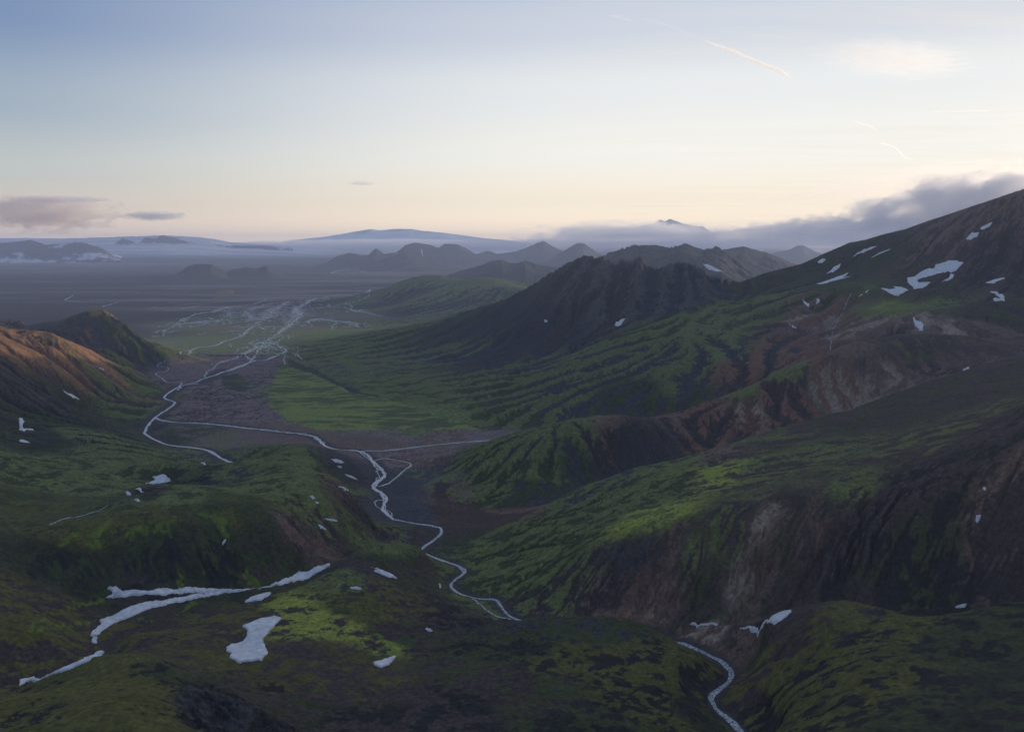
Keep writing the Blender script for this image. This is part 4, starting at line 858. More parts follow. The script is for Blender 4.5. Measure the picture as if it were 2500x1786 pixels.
st += glints([(1420,480),(1490,450),(1600,465),(1750,480),(1840,520)], 60, 60, (40, 140), (3, 6), seed=9)
st += glints([(170,600),(165,560),(230,530),(350,450),(480,405),(600,385),(750,345)], 50, 40, seed=10)
st += glints([(460,515),(540,465),(650,490),(720,390)], 90, 40, seed=11)
st += glints([(1590,355),(1700,320),(1800,380),(1940,210)], 80, 40, seed=12)
river('braided_channels', 'silvery braided channels spreading over the flat valley floor', st, M_WATER)
st = []
# distant waters on the plain
FLAT[0] = True
st += braid([(735,606),(755,601),(775,598)], 60, 60, 2, 900, 201, ident)
st += braid([(735,606),(765,607),(790,606)], 30, 55, 2, 900, 203, ident)
st += braid([(775,601),(800,602),(812,605)], 30, 40, 1, 900, 205, ident)
st += braid([(820,604),(870,603),(930,601),(1000,600)], 40, 30, 1, 1500, 207, ident)
st += braid([(1000,612),(1012,613)], 20, 40, 1, 900, 209, ident)
river('lake', 'thin bright pools and river bends on the far plain', st, M_WATER)
st = braid([(45,658),(110,658),(160,656),(145,666),(190,671),(235,672)], 14, 16, 2, 900, 211, ident) + braid([(225,681),(262,671)], 20, 16, 2, 700, 213, ident) + braid([(385,678),(420,675),(480,671)], 20, 15, 2, 700, 215, ident)
river('stream', 'faint streams on the dark plain at the left', st, M_WATER)
FLAT[0] = False
wf = px0([(1890,652),(1872,690),(1850,730),(1838,750),(1845,765),(1838,780)])
river('stream', 'thin stream falling through the red bowl under the snowy slope', [ribbon(wob_path(catmull(wf, 5.), 6, 60, 20), 2.2, 1.2)], M_RAPID)
sg = px0([(240,1122),(205,1137),(150,1150),(110,1165)])
river('stream', 'narrow dark brook crossing the mossy hills at the left', [ribbon(wob_path(catmull(sg, 4.), 5, 60, 23), 3.5, .8)], M_WATER)
print('rivers', round(time.time() - T0, 1))

# ---------------------------------------------------------------- snow patches: outlines surveyed from the photo, laid on the land with their own thickness
def L1(x, y): return (x * .3740 / 1.1, (450 + y * .3740) / 1.1)
def L3(x, y): return ((1650 + x * .3740) / 1.1, (400 + y * .3740) / 1.1)
def L4(x, y): return D4(x, y)
def L5(x, y): return E5(x, y)
def L6(x, y): return ((1650 + x * .3740) / 1.1, (950 + y * .3740) / 1.1)
def L7(x, y): return (x * .54993 / 1.1, (1350 + y * .54993) / 1.1)
def L8(x, y): return ((1250 + x * .54993) / 1.1, (1350 + y * .54993) / 1.1)
def L2(x, y): return ((1200 + x * .30796) / 1.1, (500 + y * .30796) / 1.1)
def snow(label, conv, polys, thick=1.6, name='snow_patch', maxn=500, tol=.14):
    """one patch; polys: list of outlines (several only where they touch)"""
    cs_, qs_, o = [], [], 0
    for poly in polys:
        a = np.array([conv(*p) for p in poly], float); s_, q_ = unproj(a[:, 0], a[:, 1])
        md = np.median(q_); bad = np.abs(q_ - md) > tol
        if bad.any() and (~bad).any():
            good = np.nonzero(~bad)[0]
            for k in np.nonzero(bad)[0]:
                q_[k] = q_[good[np.argmin(np.abs(good - k))]]
        Ym = math.exp(md); kk = max(.03, float(np.mean(np.abs(K(a[:, 1])))))
        ds = max(.00055, (s_.max() - s_.min()) / maxn); dq = max(.0008, (q_.max() - q_.min()) / maxn)
        s1 = np.arange(s_.min() - 4 * ds, s_.max() + 4 * ds, ds); q1 = np.arange(q_.min() - 4 * dq, q_.max() + 4 * dq, dq)
        g1, g2 = np.meshgrid(s1, q1)
        y_ = np.exp(g2); x_ = g1 * y_
        nn = fbm(x_, y_, 14 * max(1, Ym / 1500), 4, .6, 3.) ; ww = .0011 * 2.0
        gs_ = g1 + nn * ww; gq_ = g2 + fbm(x_, y_, 11 * max(1, Ym / 1500), 4, .6, 7.) * ww
        ins = np.zeros(g1.shape, bool); dist = np.full(g1.shape, 1e9)
        for k in range(len(s_)):
            x1, y1, x2, y2 = s_[k - 1], q_[k - 1], s_[k], q_[k]
            ins ^= ((y1 > gq_) != (y2 > gq_)) & (gs_ < (x2 - x1) * (gq_ - y1) / (y2 - y1 + 1e-12) + x1)
            dx, dy = x2 - x1, y2 - y1; L = dx * dx + dy * dy + 1e-14
            t = np.clip(((gs_ - x1) * dx + (gq_ - y1) * dy) / L, 0, 1)
            dist = np.minimum(dist, np.hypot(gs_ - x1 - t * dx, gq_ - y1 - t * dy))
        sd = np.where(ins, dist, -dist) / .0011
        lift = np.clip(sd * 1.5, -1.2, 1) * thick
        zt = bil(Z, g1, g2); zsm = blur(zt, 4); zt = np.where(sd > 0, np.maximum(zt, zsm), zt)
        lift = np.where(lift > 0, lift + .25 * np.clip(sd, 0, 1), lift)
        z = zt + lift + .25 * thick
        kp = (sd[:-1, :-1] > -1.2) | (sd[1:, 1:] > -1.2) | (sd[1:, :-1] > -1.2) | (sd[:-1, 1:] > -1.2)
        vid = np.arange(g1.size).reshape(g1.shape)
        qd = np.stack([vid[:-1, :-1], vid[:-1, 1:], vid[1:, 1:], vid[1:, :-1]], -1)[kp]
        if len(qd) == 0: continue
        u, inv = np.unique(qd, return_inverse=True)
        cs_.append(np.stack([x_, y_, z], -1).reshape(-1, 3)[u]); qs_.append(inv.reshape(-1, 4) + o); o += len(u)
    if not cs_: print('EMPTY', label); return
    ob = make_mesh(name, np.vstack(cs_), np.vstack(qs_), M_SNOW)
    tag(ob, label, 'snow patch', 'snow patches on the slopes')
SN = [
 ('large boot shaped snow patch in the dark basin, bottom left', L7, [(1075,325),(1150,295),(1215,280),(1248,290),(1225,315),(1190,355),(1165,380),(1180,420),(1190,440),(1160,475),(1110,480),(1055,485),(1020,465),(1030,445),(1005,435),(1003,418),(1040,405),(1075,395),(1095,370),(1100,345)]),
 ('long snow filled gully curving down to the lower left', L4, [(1420,1325),(1500,1312),(1640,1300),(1760,1285),(1840,1245),(1950,1195),(2060,1165),(2150,1140),(2155,1152),(2060,1205),(1950,1245),(1830,1280),(1700,1300),(1560,1320),(1450,1330),(1320,1355),(1180,1390),(1000,1425),(900,1465),(800,1505),(730,1530),(660,1580),(640,1604),(590,1604),(620,1570),(660,1540),(655,1510),(700,1490),(800,1445),(900,1405),(940,1395),(1050,1385),(1200,1360),(1330,1340)]),
 ('forked snow tongue lying on the dark bank above the long snow gully', L4, [(700,1298),(770,1300),(800,1318),(960,1320),(1100,1305),(1200,1298),(1350,1302),(1520,1305),(1500,1312),(1400,1322),(1300,1328),(1180,1335),(1050,1345),(900,1352),(780,1358),(690,1362),(735,1345),(730,1315)]),
 ('short snow strip where the gully narrows, left of the basin', L7, [(450,300),(500,290),(480,320),(445,345),(425,365),(400,368),(410,350),(450,325)]),
 ('tiny snow remnant in the narrow gully bend', L7, [(412,370),(430,372),(432,395),(420,400),(405,395)]),
 ('snow tongue leaving the frame at the lower left edge', L7, [(88,565),(150,548),(230,537),(300,505),(370,472),(430,440),(465,437),(455,450),(400,475),(330,508),(270,530),(200,550),(130,570),(88,588)]),
 ('ragged snow patch just under the end of the snow gully', L4, [(1600,1385),(1650,1355),(1720,1335),(1770,1327),(1750,1350),(1720,1365),(1700,1380),(1640,1385),(1600,1392)]),
 ('wedge shaped snow patch in the hollow, bottom centre left', L7, [(1658,485),(1700,475),(1760,457),(1740,480),(1715,500),(1690,508),(1670,500)]),
 ('long thin snow strip on the spur above the river bend', L5, [(275,1158),(330,1172),(400,1200),(455,1235),(400,1228),(340,1205),(300,1185),(345,1190),(310,1172)]),
 ('flat snow strip on the shelf below the spur', L5, [(145,1292),(180,1293),(225,1303),(215,1308),(170,1303)]),
 ('small snow wedge beside the rubbly rise, bottom centre', L5, [(635,1565),(665,1568),(690,1578),(660,1582)]),
 ('tiny upright snow scrap beside the river gorge', L5, [(728,1268),(740,1275),(738,1300),(728,1290)]),
 ('white snow patch in the dark bowl behind the green hill', L4, [(998,570),(1050,560),(1080,557),(1100,580),(1115,600),(1105,632),(1080,628),(1045,612),(1000,620),(960,632),(948,618),(990,600),(1015,592)]),
 ('lower left snow scrap below the bowl', L4, [(818,672),(850,678),(853,692),(830,690)]),
 ('bent snow scrap right of the small one below the bowl', L4, [(888,648),(915,650),(938,675),(925,672),(905,656)]),
 ('thin snow scrap on the rim below the bowl', L4, [(878,720),(905,722),(915,733),(895,733)]),
 ('little snow wedge near the small side river', L4, [(1310,478),(1335,482),(1340,494),(1322,490)]),
 ('upper of the snow strips at the head of the green hill', L4, [(2160,456),(2200,458),(2245,472),(2230,482),(2190,475)]),
 ('small snow chip under the upper strip of the green hill', L4, [(2205,502),(2225,502),(2230,510),(2215,511)]),
 ('slanting snow strip on the brown flank, second from the top', L5, [(108,552),(140,562),(180,578),(198,590),(160,580),(130,568)]),
 ('snow strip on the brown flank, third from the top', L5, [(72,636),(105,638),(135,650),(150,663),(120,655)]),
 ('snow chip left of the brown flank, left one of a pair', L4, [(2018,697),(2045,700),(2062,715),(2040,715)]),
 ('snow chip left of the brown flank, right one of a pair', L4, [(2060,735),(2080,735),(2085,744),(2068,745)]),
 ('flat white snow strip low on the green hill', L4, [(2122,840),(2160,843),(2200,857),(2170,857)]),
 ('small pale snow wedge beneath the flat strip on the green hill', L4, [(2075,882),(2095,888),(2130,915),(2095,908)]),
 ('tiny broken snow in the ravine with bright moss', L4, [(1470,978),(1478,985),(1462,1015),(1452,1018),(1460,995)]),
 ('snow wedge at the left frame edge under the orange slope', L1, [(128,1520),(155,1545),(145,1580),(160,1595),(215,1598),(215,1604),(128,1604)]),
 ('thin snow sliver at the left frame edge below the wedge', L4, [(128,330),(165,335),(197,350),(160,348),(128,340)]),
 ('long white snow sliver on the dark left slope', L1, [(415,1348),(450,1365),(490,1385),(520,1402),(485,1393),(440,1370)]),
 ('short snow sliver high on the orange slope', L1, [(620,1183),(650,1195),(682,1210),(650,1203)]),
 ('round snow speck on the dark right massif', L6, [(2010,636),(2025,636),(2028,650),(2018,656),(2008,650)]),
 ('kite shaped snow patch on the dark right massif', L6, [(1960,822),(1992,825),(1985,850),(1972,868),(1958,850)]),
 ('grey snow bank by the river bend, lower right', L8, [(1010,330),(1080,322),(1140,300),(1180,270),(1245,257),(1215,285),(1170,315),(1110,330),(1050,333)]),
 ('small snow drift at the foot of the dark massif, far lower right', L8, [(1970,240),(2000,228),(2022,226),(2010,240),(1985,245)]),
 ('dirty snow rim on top of the pale mound', L8, [(790,312),(850,314),(915,314),(905,320),(850,319),(800,320)]),
 ('large hooked snow field on the big right slope', L3, [(1700,655),(1780,635),(1830,632),(1876,645),(1830,700),(1795,712),(1780,700),(1700,718),(1620,740),(1575,758),(1590,780),(1620,770),(1665,772),(1620,805),(1560,818),(1540,795),(1515,775),(1510,748),(1560,738),(1590,712),(1630,690),(1690,680)]),
 ('snow tail hanging from the large hooked field', L3, [(1795,715),(1820,718),(1808,745),(1770,765),(1740,770),(1785,745)]),
 ('arrow shaped snow patch left of the hooked field', L3, [(1340,810),(1400,820),(1445,815),(1420,800),(1460,805),(1520,822),(1480,845),(1430,862),(1380,835)]),
 ('upper small snow patch high on the right slope', L3, [(1990,420),(2020,398),(2068,382),(2050,408),(2010,425)]),
 ('lower small snow patch high on the right slope', L3, [(1895,490),(1930,455),(1980,445),(1970,475),(1930,492)]),
 ('long thin snow streak near the cloud, upper left of the slope', L3, [(1153,607),(1200,572),(1260,552),(1315,538),(1290,550),(1215,578)]),
 ('faint thin snow streak right of the cloud edge', L3, [(1275,612),(1330,580),(1405,552),(1390,562),(1330,588)]),
 ('small oval snow patch at the left end of the right slope', L3, [(928,638),(950,623),(976,625),(960,645),(935,648)]),
 ('slanting snow wedge below the oval one', L3, [(985,718),(1030,675),(1075,652),(1065,680),(1030,708)]),
 ('forked snow strip at the foot of the right slope', L3, [(918,785),(980,765),(1050,740),(1130,706),(1080,745),(1145,732),(1100,748),(1040,762),(960,783)]),
 ('upper snow patch at the right frame edge', L3, [(2015,778),(2060,762),(2145,742),(2145,750),(2090,768),(2080,782)]),
 ('lower snow patch at the right frame edge', L3, [(2052,835),(2095,833),(2145,865),(2145,896),(2080,893),(2060,888),(2120,880),(2090,855)]),
 ('snow slash in the left red bowl', L3, [(828,885),(850,900),(870,935),(850,925)]),
 ('short upright snow slash in the left red bowl', L3, [(922,880),(938,885),(930,910),(922,915)]),
 ('thin curved snow slash under the left red bowl', L3, [(738,1030),(765,1055),(796,1076),(765,1068)]),
 ('forked snow patch in the right brown bowl', L3, [(1545,995),(1575,1022),(1618,1045),(1612,1085),(1590,1088),(1568,1058),(1550,1025),(1570,1035)]),
 ('left of two tiny snow chips on the green bench', L3, [(1195,858),(1220,847),(1220,853),(1205,862)]),
 ('right of two tiny snow chips on the green bench', L3, [(1235,838),(1255,822),(1252,832),(1240,842)]),
 ('tiny snow scrap in the dark gully at the right', L3, [(1875,1342),(1915,1325),(1918,1332),(1890,1348)]),
 ('curved snow patch on the hazy mountain behind the summit', L2, [(1678,468),(1720,470),(1760,500),(1843,537),(1800,530),(1720,508)]),
 ('white snow patch on the dark shoulder of the central mountain', lambda x, y: ((800 + x * .3740) / 1.1, (450 + y * .3740) / 1.1), [(1873,920),(1890,895),(1940,878),(1925,905),(1895,928)]),
 ('tiny snow speck low on the face of the central mountain', lambda x, y: ((800 + x * .3740) / 1.1, (450 + y * .3740) / 1.1), [(1415,885),(1428,880),(1432,895),(1422,898)]),
 ('white snow streak down the double topped far mountain', lambda x, y: ((600 + x * .30796) / 1.1, (500 + y * .30796) / 1.1), [(1388,348),(1396,350),(1400,385),(1410,415),(1400,400)]),
]
for lb, cv, poly in SN:
    snow(lb, cv, [poly], thick=1.6 if 'far mountain' not in lb else 12, tol=.5 if 'gully' in lb or 'tongue' in lb else .16)
print('snow', round(time.time() - T0, 1))

# ---------------------------------------------------------------- land beyond the haze: snowy volcano and far peaks
def far_range(name, label, Y0, sky, wf, wb, nx=700, ny=160, mat=M_FAR, rough=.03, base=-30):
    sk = np.array(sky, float); dx, dy, dz = ray(sk[:, 0], sk[:, 1]); sx = dx / dy * Y0; zz = HC + Y0 * dz / dy
    x = np.linspace(sx[0], sx[-1], nx); y = np.linspace(Y0 - wf, Y0 + wb, ny); X, Y = np.meshgrid(x, y)
    t = np.where(Y < Y0, (Y0 - Y) / wf, (Y - Y0) / wb)
    top = np.interp(X, sx, zz)
    fall = np.clip(1 - t, 0, 1) ** 1.15
    z = base + (top - base) * fall + rough * (top - base) * fbm(X, Y, wf * .4, 5, .55, 3.) * fall * (1 - .4 * (t < .1))
    z = z * np.minimum(1, np.minimum(X - sx[0], sx[-1] - X) / 900 + .0)
    vid = np.arange(X.size).reshape(X.shape)
    qd = np.stack([vid[:-1, :-1], vid[:-1, 1:], vid[1:, 1:], vid[1:, :-1]], -1).reshape(-1, 4)
    return tag(make_mesh(name, np.stack([X, Y, z], -1).reshape(-1, 3), qd, mat), label, kind='structure')
M_PEAK = simple_mat('far_rock_and_snow', (.60, .62, .66), .85, .0012, .6, .2, 0)
far_range('volcano', 'broad snow covered volcano on the horizon', 60000, [(560,552),(655,532),(725,525),(760,519),(792,513),(823,508),(840,511),(857,510),(876,508),(915,508),(936,512),(982,516),(1020,521),(1049,525),(1072,528),(1130,533),(1250,548)], 8000, 6000)
far_range('mountain', 'faint twin snowy peaks floating above the low cloud', 62000, [(1385,552),(1406,516),(1417,503),(1440,497),(1452,496),(1466,487),(1475,491),(1487,486),(1500,490),(1516,495),(1540,500),(1561,502),(1578,514),(1600,548)], 6000, 5000, mat=M_PEAK, rough=.06)
def sheet(name, label, x0, x1, y0, y1, z, mat):
    xs = np.linspace(x0, x1, 40); ys = np.linspace(y0, y1, 20); X, Y = np.meshgrid(xs, ys)
    zz = z + 15 * fbm(X, Y, 9000, 3)
    vid = np.arange(X.size).reshape(X.shape); qd = np.stack([vid[:-1, :-1], vid[:-1, 1:], vid[1:, 1:], vid[1:, :-1]], -1).reshape(-1, 4)
    return tag(make_mesh(name, np.stack([X, Y, zz], -1).reshape(-1, 3), qd, mat), label, kind='structure')
M_PLAIN = simple_mat('distant_plain', (.05, .05, .055), .95, .0004, .3, .1, 0)
sheet('ground', 'far plain reaching the horizon', -90000, 90000, 45060, 130000, -20, M_PLAIN)

# ---------------------------------------------------------------- haze
HZ = 2.2e-5
def box(name, x0, x1, y0, y1, z0, z1):
    me = bpy.data.meshes.new(name)
    v = [(x, y, z) for z in (z0, z1) for y in (y0, y1) for x in (x0, x1)]
    me.from_pydata(v, [], [(0, 2, 3, 1), (4, 5, 7, 6), (0, 1, 5, 4), (2, 6, 7, 3), (0, 4, 6, 2), (1, 3, 7, 5)])
    o = bpy.data.objects.new(name, me); COLL.objects.link(o); return o
if HZ > 0:
    hb = box('haze', -56000, 56000, -1500, 45020, float(Z.min()) - 2, float(Z.max()) + 12)
    m = bpy.data.materials.new('haze_air'); m.use_nodes = True; N = m.node_tree.nodes; L = m.node_tree.links; N.clear()
    out = N.new('ShaderNodeOutputMaterial'); pv = N.new('ShaderNodeVolumePrincipled')
    pv.inputs['Color'].default_value = (.50, .61, .88, 1); pv.inputs['Density'].default_value = HZ; pv.inputs['Anisotropy'].default_value = .2
    L.new(pv.outputs[0], out.inputs['Volume']); hb.data.materials.append(m)
    m.cycles.homogeneous_volume = True if hasattr(m.cycles, 'homogeneous_volume') else None
    tag(hb, 'thin bluish evening haze filling the valleys', kind='stuff')

# ---------------------------------------------------------------- clouds (volumes beyond the haze)
def cloud_mat(name, dens, nscale, lo, hi, col=(.93, .94, .97), g=.45, stretch=(1, 1, 1), warp=1.0, flat=0.0, detail=8):
    m = bpy.data.materials.new(name); m.use_nodes = True; N = m.node_tree.nodes; L = m.node_tree.links; N.clear()
    out = N.new('ShaderNodeOutputMaterial'); pv = N.new('ShaderNodeVolumePrincipled')
    pv.inputs['Color'].default_value = (*col, 1); pv.inputs['Anisotropy'].default_value = g
    tc = N.new('ShaderNodeTexCoord')            # Object: unit ball space
    mp = N.new('ShaderNodeMapping'); mp.inputs['Scale'].default_value = [nscale * s for s in stretch]; mp.inputs['Location'].default_value = (warp * 3.1, warp, 0)
    L.new(tc.outputs['Object'], mp.inputs[0])
    nz = N.new('ShaderNodeTexNoise'); nz.inputs['Scale'].default_value = 1; nz.inputs['Detail'].default_value = detail; nz.inputs['Roughness'].default_value = .64; nz.inputs['Distortion'].default_value = .3
    L.new(mp.outputs[0], nz.inputs['Vector'])
    ln = N.new('ShaderNodeVectorMath'); ln.operation = 'LENGTH'; L.new(tc.outputs['Object'], ln.inputs[0])
    # d = noise*a - length
    m1 = N.new('ShaderNodeMath'); m1.operation = 'MULTIPLY_ADD'; m1.inputs[1].default_value = 2.2; m1.inputs[2].default_value = -.28
    L.new(nz.outputs['Fac'], m1.inputs[0])
    m2 = N.new('ShaderNodeMath'); m2.operation = 'SUBTRACT'; L.new(m1.outputs[0], m2.inputs[0]); L.new(ln.outputs['Value'], m2.inputs[1])
    mr = N.new('ShaderNodeMapRange'); mr.inputs[1].default_value = lo; mr.inputs[2].default_value = hi; mr.inputs[3].default_value = 0; mr.inputs[4].default_value = dens; mr.interpolation_type = 'SMOOTHSTEP'
    L.new(m2.outputs[0], mr.inputs[0]); L.new(mr.outputs[0], pv.inputs['Density']); L.new(pv.outputs[0], out.inputs['Volume'])
    m.cycles.volume_step_rate = .6 if hasattr(m.cycles, 'volume_step_rate') else 1
    return m
def ball_mesh(name, seg=32, ringn=16):
    co = []; 
    for j in range(ringn + 1):
        a = math.pi * j / ringn
        for i in range(seg): b = 2 * math.pi * i / seg; co.append((math.sin(a) * math.cos(b), math.sin(a) * math.sin(b), math.cos(a)))
    qd = [(j * seg + i, (j + 1) * seg + i, (j + 1) * seg + (i + 1) % seg, j * seg + (i + 1) % seg) for j in range(ringn) for i in range(seg)]
    return np.array(co), np.array(qd)
def cloud(label, px0_, px1_, py0_, py1_, Yc, depth, dens, nscale=2.2, lo=0., hi=.35, tilt=0.0, name='cloud', cat='cloud', **kw):
    pxm, pym = (px0_ + px1_) / 2, (py0_ + py1_) / 2
    dx, dy, dz = ray(pxm, pym); t = Yc / dy
    rx = (px1_ - px0_) / 2 / FPX * Yc; rz = (py1_ - py0_) / 2 / FPX * Yc
    co, qd = ball_mesh(name)
    o = make_mesh(name, co, qd, cloud_mat(name + '_vapour', dens, nscale, lo, hi, stretch=kw.pop('stretch', (1, 1, 1)), **kw))
    o.location = (dx * t, Yc, HC + dz * t); o.scale = (rx, depth, rz); o.rotation_euler = (0, tilt, 0)
    return tag(o, label, cat)
CLOUDS = True
if CLOUDS:
    cloud('dark grey cloud bank lying along the ridge at the right', 1740, 2480, 378, 556, 56000, 4500, .0008, 2.6, .0, .25, tilt=math.radians(-12), stretch=(2.2, 1, .9), warp=2)
    cloud('low dark cloud tongue reaching left from the bank', 1540, 2080, 474, 556, 54500, 3200, .0008, 2.2, .0, .3, tilt=math.radians(-3), stretch=(2.6, 1, .8), warp=5.5)
    cloud('glowing low cloud wrapped under the twin far peaks', 1120, 1700, 486, 562, 53500, 3200, .0008, 2.4, -.15, .5, stretch=(2.6, 1, .8), warp=3, g=.55)
    cloud('pink billowing cloud at the left edge', -160, 305, 424, 522, 50000, 1500, .0009, 2.6, .0, .18, tilt=math.radians(1), stretch=(2.2, 1, 1.0), warp=7, g=.0, col=(1, .92, .88))  # pink of the sunset light is tinted into the vapour colour
    cloud('wispy high cirrus patch at the upper right', 1780, 2190, 80, 182, 46000, 900, .00055, 3.2, -.05, .6, stretch=(1.6, 1, 3.0), warp=21, g=.5, tilt=math.radians(4))
    cloud('thin slanting veil of cirrus over the cloud bank', 1600, 2300, 370, 450, 57000, 900, .0005, 2.6, -.1, .7, stretch=(1.4, 1, 3.5), warp=23, g=.5, tilt=math.radians(-9))
    cloud('pale mist lying along the horizon behind the far cones', 930, 1980, 527, 560, 47800, 1900, .0010, 2.0, -.35, .45, stretch=(3, 1, .7), warp=31, g=.5)
    cloud('thin grey cloud bar right of the pink cloud', 265, 420, 466, 492, 50000, 1500, .0012, 2.4, -.1, .4, stretch=(2.4, 1, .6), warp=9)
    cloud('small flat cloud bar above the pink cloud', 20, 260, 433, 452, 51000, 1500, .0010, 2.4, -.1, .4, stretch=(2.4, 1, .6), warp=11)
    cloud('tiny dark lens cloud over the volcano', 765, 840, 402, 412, 50000, 1200, .0007, 1.6, -.1, .5, stretch=(1.5, 1, .6), warp=13)
    cloud('white fog bank along the foot of the snowy volcano', 430, 1240, 530, 566, 49500, 3300, .0014, 2.2, -.3, .5, stretch=(3, 1, .7), warp=15, g=.3)
# contrails: long thin ice trails high above
def trail(label, pts_px, Yc, rad, dens, seed):
    p = []
    for (x, y) in pts_px:
        dx, dy, dz = ray(x, y); t = Yc / dy; p.append((dx * t, Yc, HC + dz * t))
    p = catmull(np.array(p), 300.0); n = len(p); k = 10
    tg = np.gradient(p, axis=0); tg /= np.linalg.norm(tg, axis=1)[:, None]
    n1_ = np.cross(tg, [0, 1, 0]); n1_ /= np.linalg.norm(n1_, axis=1)[:, None]; n2_ = np.cross(tg, n1_)
    d = np.linspace(0, 1, n); r = rad * (1 + .5 * fbm(d * 40 + seed, d * 0 + seed, 1.5, 4)) * np.clip(np.minimum(d * 5, (1 - d) * 8), .05, 1)
    co = np.stack([p + (n1_ * math.cos(a) + n2_ * math.sin(a)) * r[:, None] for a in np.arange(k) * 2 * math.pi / k], 1)
    idx = np.arange(n * k).reshape(n, k)
    qd = np.stack([idx[:-1], np.roll(idx[:-1], -1, 1), np.roll(idx[1:], -1, 1), idx[1:]], -1).reshape(-1, 4)
    m = bpy.data.materials.new('ice_trail'); m.use_nodes = True; N = m.node_tree.nodes; L = m.node_tree.links; N.clear()
    out = N.new('ShaderNodeOutputMaterial'); pv = N.new('ShaderNodeVolumePrincipled'); pv.inputs['Density'].default_value = dens; pv.inputs['Anisotropy'].default_value = .5; pv.inputs['Color'].default_value = (1, 1, 1, 1)
    L.new(pv.outputs[0], out.inputs['Volume'])
    tag(make_mesh('contrail', co.reshape(-1, 3), qd, m), label, 'contrail', 'contrails in the sky')
if CLOUDS:
    trail('long bright straight contrail, the largest in the sky', [(1550,85),(1600,105),(1650,125),(1700,147),(1735,160),(1757,176)], 43000, 92, .0075, 1)
    trail('short faint contrail at the top, left of the long one', [(1350,32),(1380,41),(1412,50)], 43000, 75, .001, 2)
    trail('very faint contrail leading into the long bright one', [(1412,40),(1460,50),(1510,68),(1552,88)], 43000, 60, .0006, 6)
    trail('short wavy contrail, upper of two small ones at the right', [(1888,267),(1912,274),(1930,280),(1947,291)], 46000, 50, .006, 3)
    trail('kinked wavy contrail, lower of two small ones at the right', [(1938,314),(1965,320),(1990,330),(2003,345),(2030,359)], 46000, 50, .006, 4)
    trail('level white streak near the right frame edge', [(2055,248),(2110,247),(2160,247),(2212,245)], 46000, 42, .0022, 5)

# ---------------------------------------------------------------- sun and sky
SUN_AZ, SUN_EL = math.radians(52), math.radians(6.2)
sd = bpy.data.lights.new('sun', 'SUN'); sd.energy = 3.2; sd.angle = math.radians(.5); sd.color = (1, .78, .55)
so = bpy.data.objects.new('sun', sd); COLL.objects.link(so)
dirn = Vector((math.sin(SUN_AZ) * math.cos(SUN_EL), math.cos(SUN_AZ) * math.cos(SUN_EL), math.sin(SUN_EL)))
so.rotation_euler = (-dirn).to_track_quat('-Z', 'Y').to_euler(); so.location = dirn * 3000
w = bpy.data.worlds.new('World'); scene.world = w; w.use_nodes = True
N = w.node_tree.nodes; L = w.node_tree.links; bg = N['Background']
sky = N.new('ShaderNodeTexSky'); sky.sky_type = 'NISHITA'; sky.sun_disc = False; sky.sun_elevation = SUN_EL; sky.sun_rotation = SUN_AZ
sky.altitude = 900; sky.dust_density = 1.0; sky.air_density = 1.0; sky.ozone_density = 1.5
geo = N.new('ShaderNodeNewGeometry')
neg = N.new('ShaderNodeVectorMath'); neg.operation = 'SCALE'; neg.inputs['Scale'].default_value = -1; L.new(geo.outputs['Incoming'], neg.inputs[0])
sep = N.new('ShaderNodeSeparateXYZ'); L.new(neg.outputs[0], sep.inputs[0])
def ramp(pts_):
    r = N.new('ShaderNodeValToRGB'); el = r.color_ramp.elements
    while len(el) > 1: el.remove(el[-1])
    el[0].position = pts_[0][0]; el[0].color = (*pts_[0][1], 1)
    for p, c in pts_[1:]:
        e = el.new(p); e.color = (*c, 1)
    r.color_ramp.interpolation = 'EASE'
    L.new(sep.outputs['Z'], r.inputs[0]); return r
def lin(*c): return tuple(((v / 255) / 12.92 if v < 10 else ((v / 255 + .055) / 1.055) ** 2.4) for v in c)
rl_ = ramp([(0, lin(262,236,214)), (.02, lin(236,218,202)), (.04, lin(216,207,196)), (.075, lin(198,203,202)), (.14, lin(164,180,196)), (.22, lin(124,148,186)), (.30, lin(100,126,174)), (.5, lin(140,160,196)), (1, lin(150,168,200))])  # both ramps: overhead stops, out of view, raised to brighten the land
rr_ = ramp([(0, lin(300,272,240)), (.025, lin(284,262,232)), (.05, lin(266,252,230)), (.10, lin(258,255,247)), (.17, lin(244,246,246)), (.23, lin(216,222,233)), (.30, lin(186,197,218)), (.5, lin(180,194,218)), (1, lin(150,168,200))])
# azimuth blend: bright towards the sun
azm = N.new('ShaderNodeVectorMath'); azm.operation = 'DOT_PRODUCT'; azm.inputs[1].default_value = (math.sin(math.radians(30)), math.cos(math.radians(30)), 0)
hv = N.new('ShaderNodeCombineXYZ'); L.new(sep.outputs['X'], hv.inputs[0]); L.new(sep.outputs['Y'], hv.inputs[1])
hn_ = N.new('ShaderNodeVectorMath'); hn_.operation = 'NORMALIZE'; L.new(hv.outputs[0], hn_.inputs[0]); L.new(hn_.outputs[0], azm.inputs[0])
am = N.new('ShaderNodeMapRange'); am.inputs[1].default_value = .45; am.inputs[2].default_value = .97; am.interpolation_type = 'SMOOTHSTEP'; L.new(azm.outputs['Value'], am.inputs[0])
mixs = N.new('ShaderNodeMix'); mixs.data_type = 'RGBA'; L.new(am.outputs[0], mixs.inputs['Factor']); L.new(rl_.outputs[0], mixs.inputs['A']); L.new(rr_.outputs[0], mixs.inputs['B'])
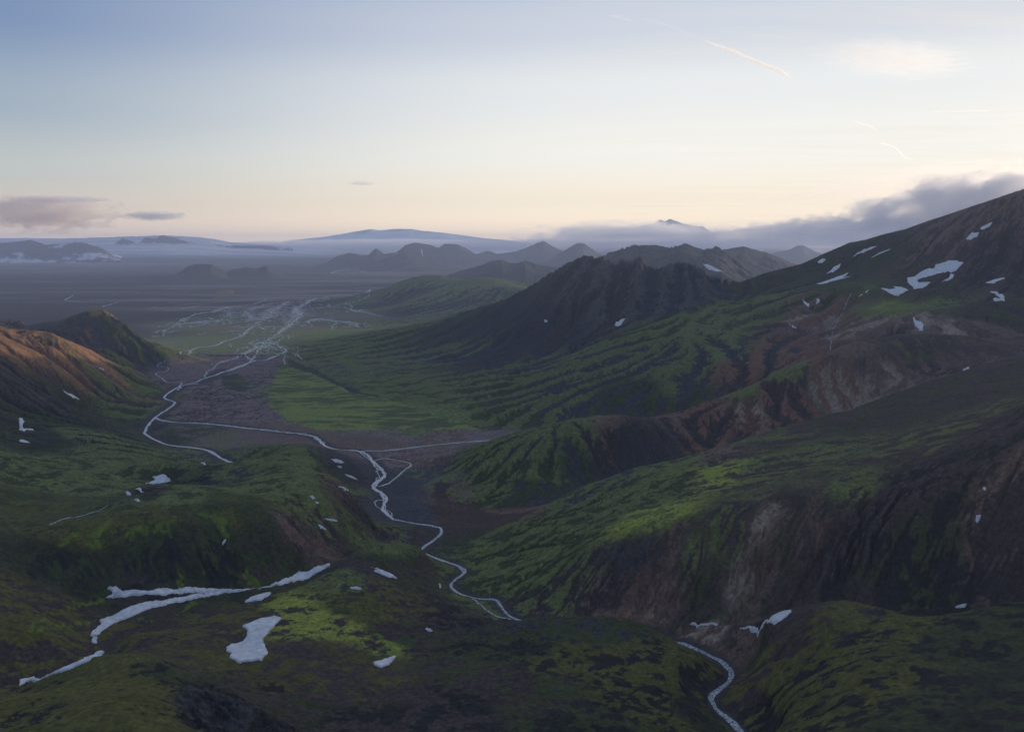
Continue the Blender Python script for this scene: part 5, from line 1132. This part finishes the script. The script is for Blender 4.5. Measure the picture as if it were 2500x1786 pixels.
# high thin cirrus
dv = N.new('ShaderNodeVectorMath'); dv.operation = 'DIVIDE'; zc_ = N.new('ShaderNodeMath'); zc_.operation = 'MAXIMUM'; zc_.inputs[1].default_value = .02; L.new(sep.outputs['Z'], zc_.inputs[0])
cz = N.new('ShaderNodeCombineXYZ'); [L.new(zc_.outputs[0], cz.inputs[i]) for i in range(3)]
L.new(neg.outputs[0], dv.inputs[0]); L.new(cz.outputs[0], dv.inputs[1])
mpc = N.new('ShaderNodeMapping'); mpc.inputs['Rotation'].default_value = (0, 0, math.radians(24)); mpc.inputs['Scale'].default_value = (.22, .8, 0); L.new(dv.outputs[0], mpc.inputs[0])
cn = N.new('ShaderNodeTexNoise'); cn.inputs['Scale'].default_value = 1.0; cn.inputs['Detail'].default_value = 8; cn.inputs['Roughness'].default_value = .6; cn.inputs['Distortion'].default_value = .6; L.new(mpc.outputs[0], cn.inputs['Vector'])
cm = N.new('ShaderNodeMapRange'); cm.inputs[1].default_value = .42; cm.inputs[2].default_value = .70; cm.inputs[4].default_value = .45; cm.interpolation_type = 'SMOOTHSTEP'; L.new(cn.outputs['Fac'], cm.inputs[0])
cmm = N.new('ShaderNodeMath'); cmm.operation = 'MULTIPLY'; L.new(cm.outputs[0], cmm.inputs[0])
am2 = N.new('ShaderNodeMapRange'); am2.inputs[1].default_value = .86; am2.inputs[2].default_value = 1.0; L.new(azm.outputs['Value'], am2.inputs[0]); L.new(am2.outputs[0], cmm.inputs[1])
mixc = N.new('ShaderNodeMix'); mixc.data_type = 'RGBA'; mixc.inputs['B'].default_value = (*lin(246, 240, 230), 1); L.new(cmm.outputs[0], mixc.inputs['Factor']); L.new(mixs.outputs['Result'], mixc.inputs['A'])
# physical sky tints the hand-set gradient
SK = .1
ssc = N.new('ShaderNodeVectorMath'); ssc.operation = 'SCALE'; ssc.inputs['Scale'].default_value = SK; L.new(sky.outputs[0], ssc.inputs[0])
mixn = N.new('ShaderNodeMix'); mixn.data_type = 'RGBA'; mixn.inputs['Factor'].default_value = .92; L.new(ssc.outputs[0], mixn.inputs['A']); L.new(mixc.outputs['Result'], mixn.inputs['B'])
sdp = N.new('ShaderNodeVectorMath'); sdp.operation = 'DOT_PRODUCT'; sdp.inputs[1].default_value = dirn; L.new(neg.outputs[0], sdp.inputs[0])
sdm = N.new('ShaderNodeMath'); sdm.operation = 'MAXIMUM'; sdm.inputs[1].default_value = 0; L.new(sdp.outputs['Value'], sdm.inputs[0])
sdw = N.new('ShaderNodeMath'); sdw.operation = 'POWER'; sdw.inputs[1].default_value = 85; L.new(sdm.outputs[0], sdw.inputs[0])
gl = N.new('ShaderNodeVectorMath'); gl.operation = 'SCALE'; gl.inputs[0].default_value = (11.0, 8.6, 5.8); L.new(sdw.outputs[0], gl.inputs['Scale'])  # glow added round the out-of-frame sun for stronger raking light
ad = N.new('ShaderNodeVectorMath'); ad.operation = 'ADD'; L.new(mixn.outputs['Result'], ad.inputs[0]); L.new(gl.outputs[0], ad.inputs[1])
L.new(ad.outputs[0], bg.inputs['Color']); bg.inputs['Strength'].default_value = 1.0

# ---------------------------------------------------------------- camera and render settings
cd = bpy.data.cameras.new('camera'); cam = bpy.data.objects.new('camera', cd); COLL.objects.link(cam)
cd.sensor_fit = 'HORIZONTAL'; cd.sensor_width = 36; cd.lens = FPX / W * 36; cd.clip_start = 1; cd.clip_end = 200000
cam.location = (0, 0, HC); cam.rotation_euler = (math.pi / 2 - TH, 0, 0); scene.camera = cam
scene.view_settings.view_transform = 'Standard'; scene.view_settings.look = 'None'; scene.view_settings.exposure = 0; scene.view_settings.gamma = 1
c = scene.cycles
c.max_bounces = 7; c.diffuse_bounces = 2; c.glossy_bounces = 2; c.volume_bounces = 5; c.transparent_max_bounces = 16
c.use_denoising = True
c.volume_max_steps = 256
c.use_adaptive_sampling = False
print('done', round(time.time() - T0, 1))
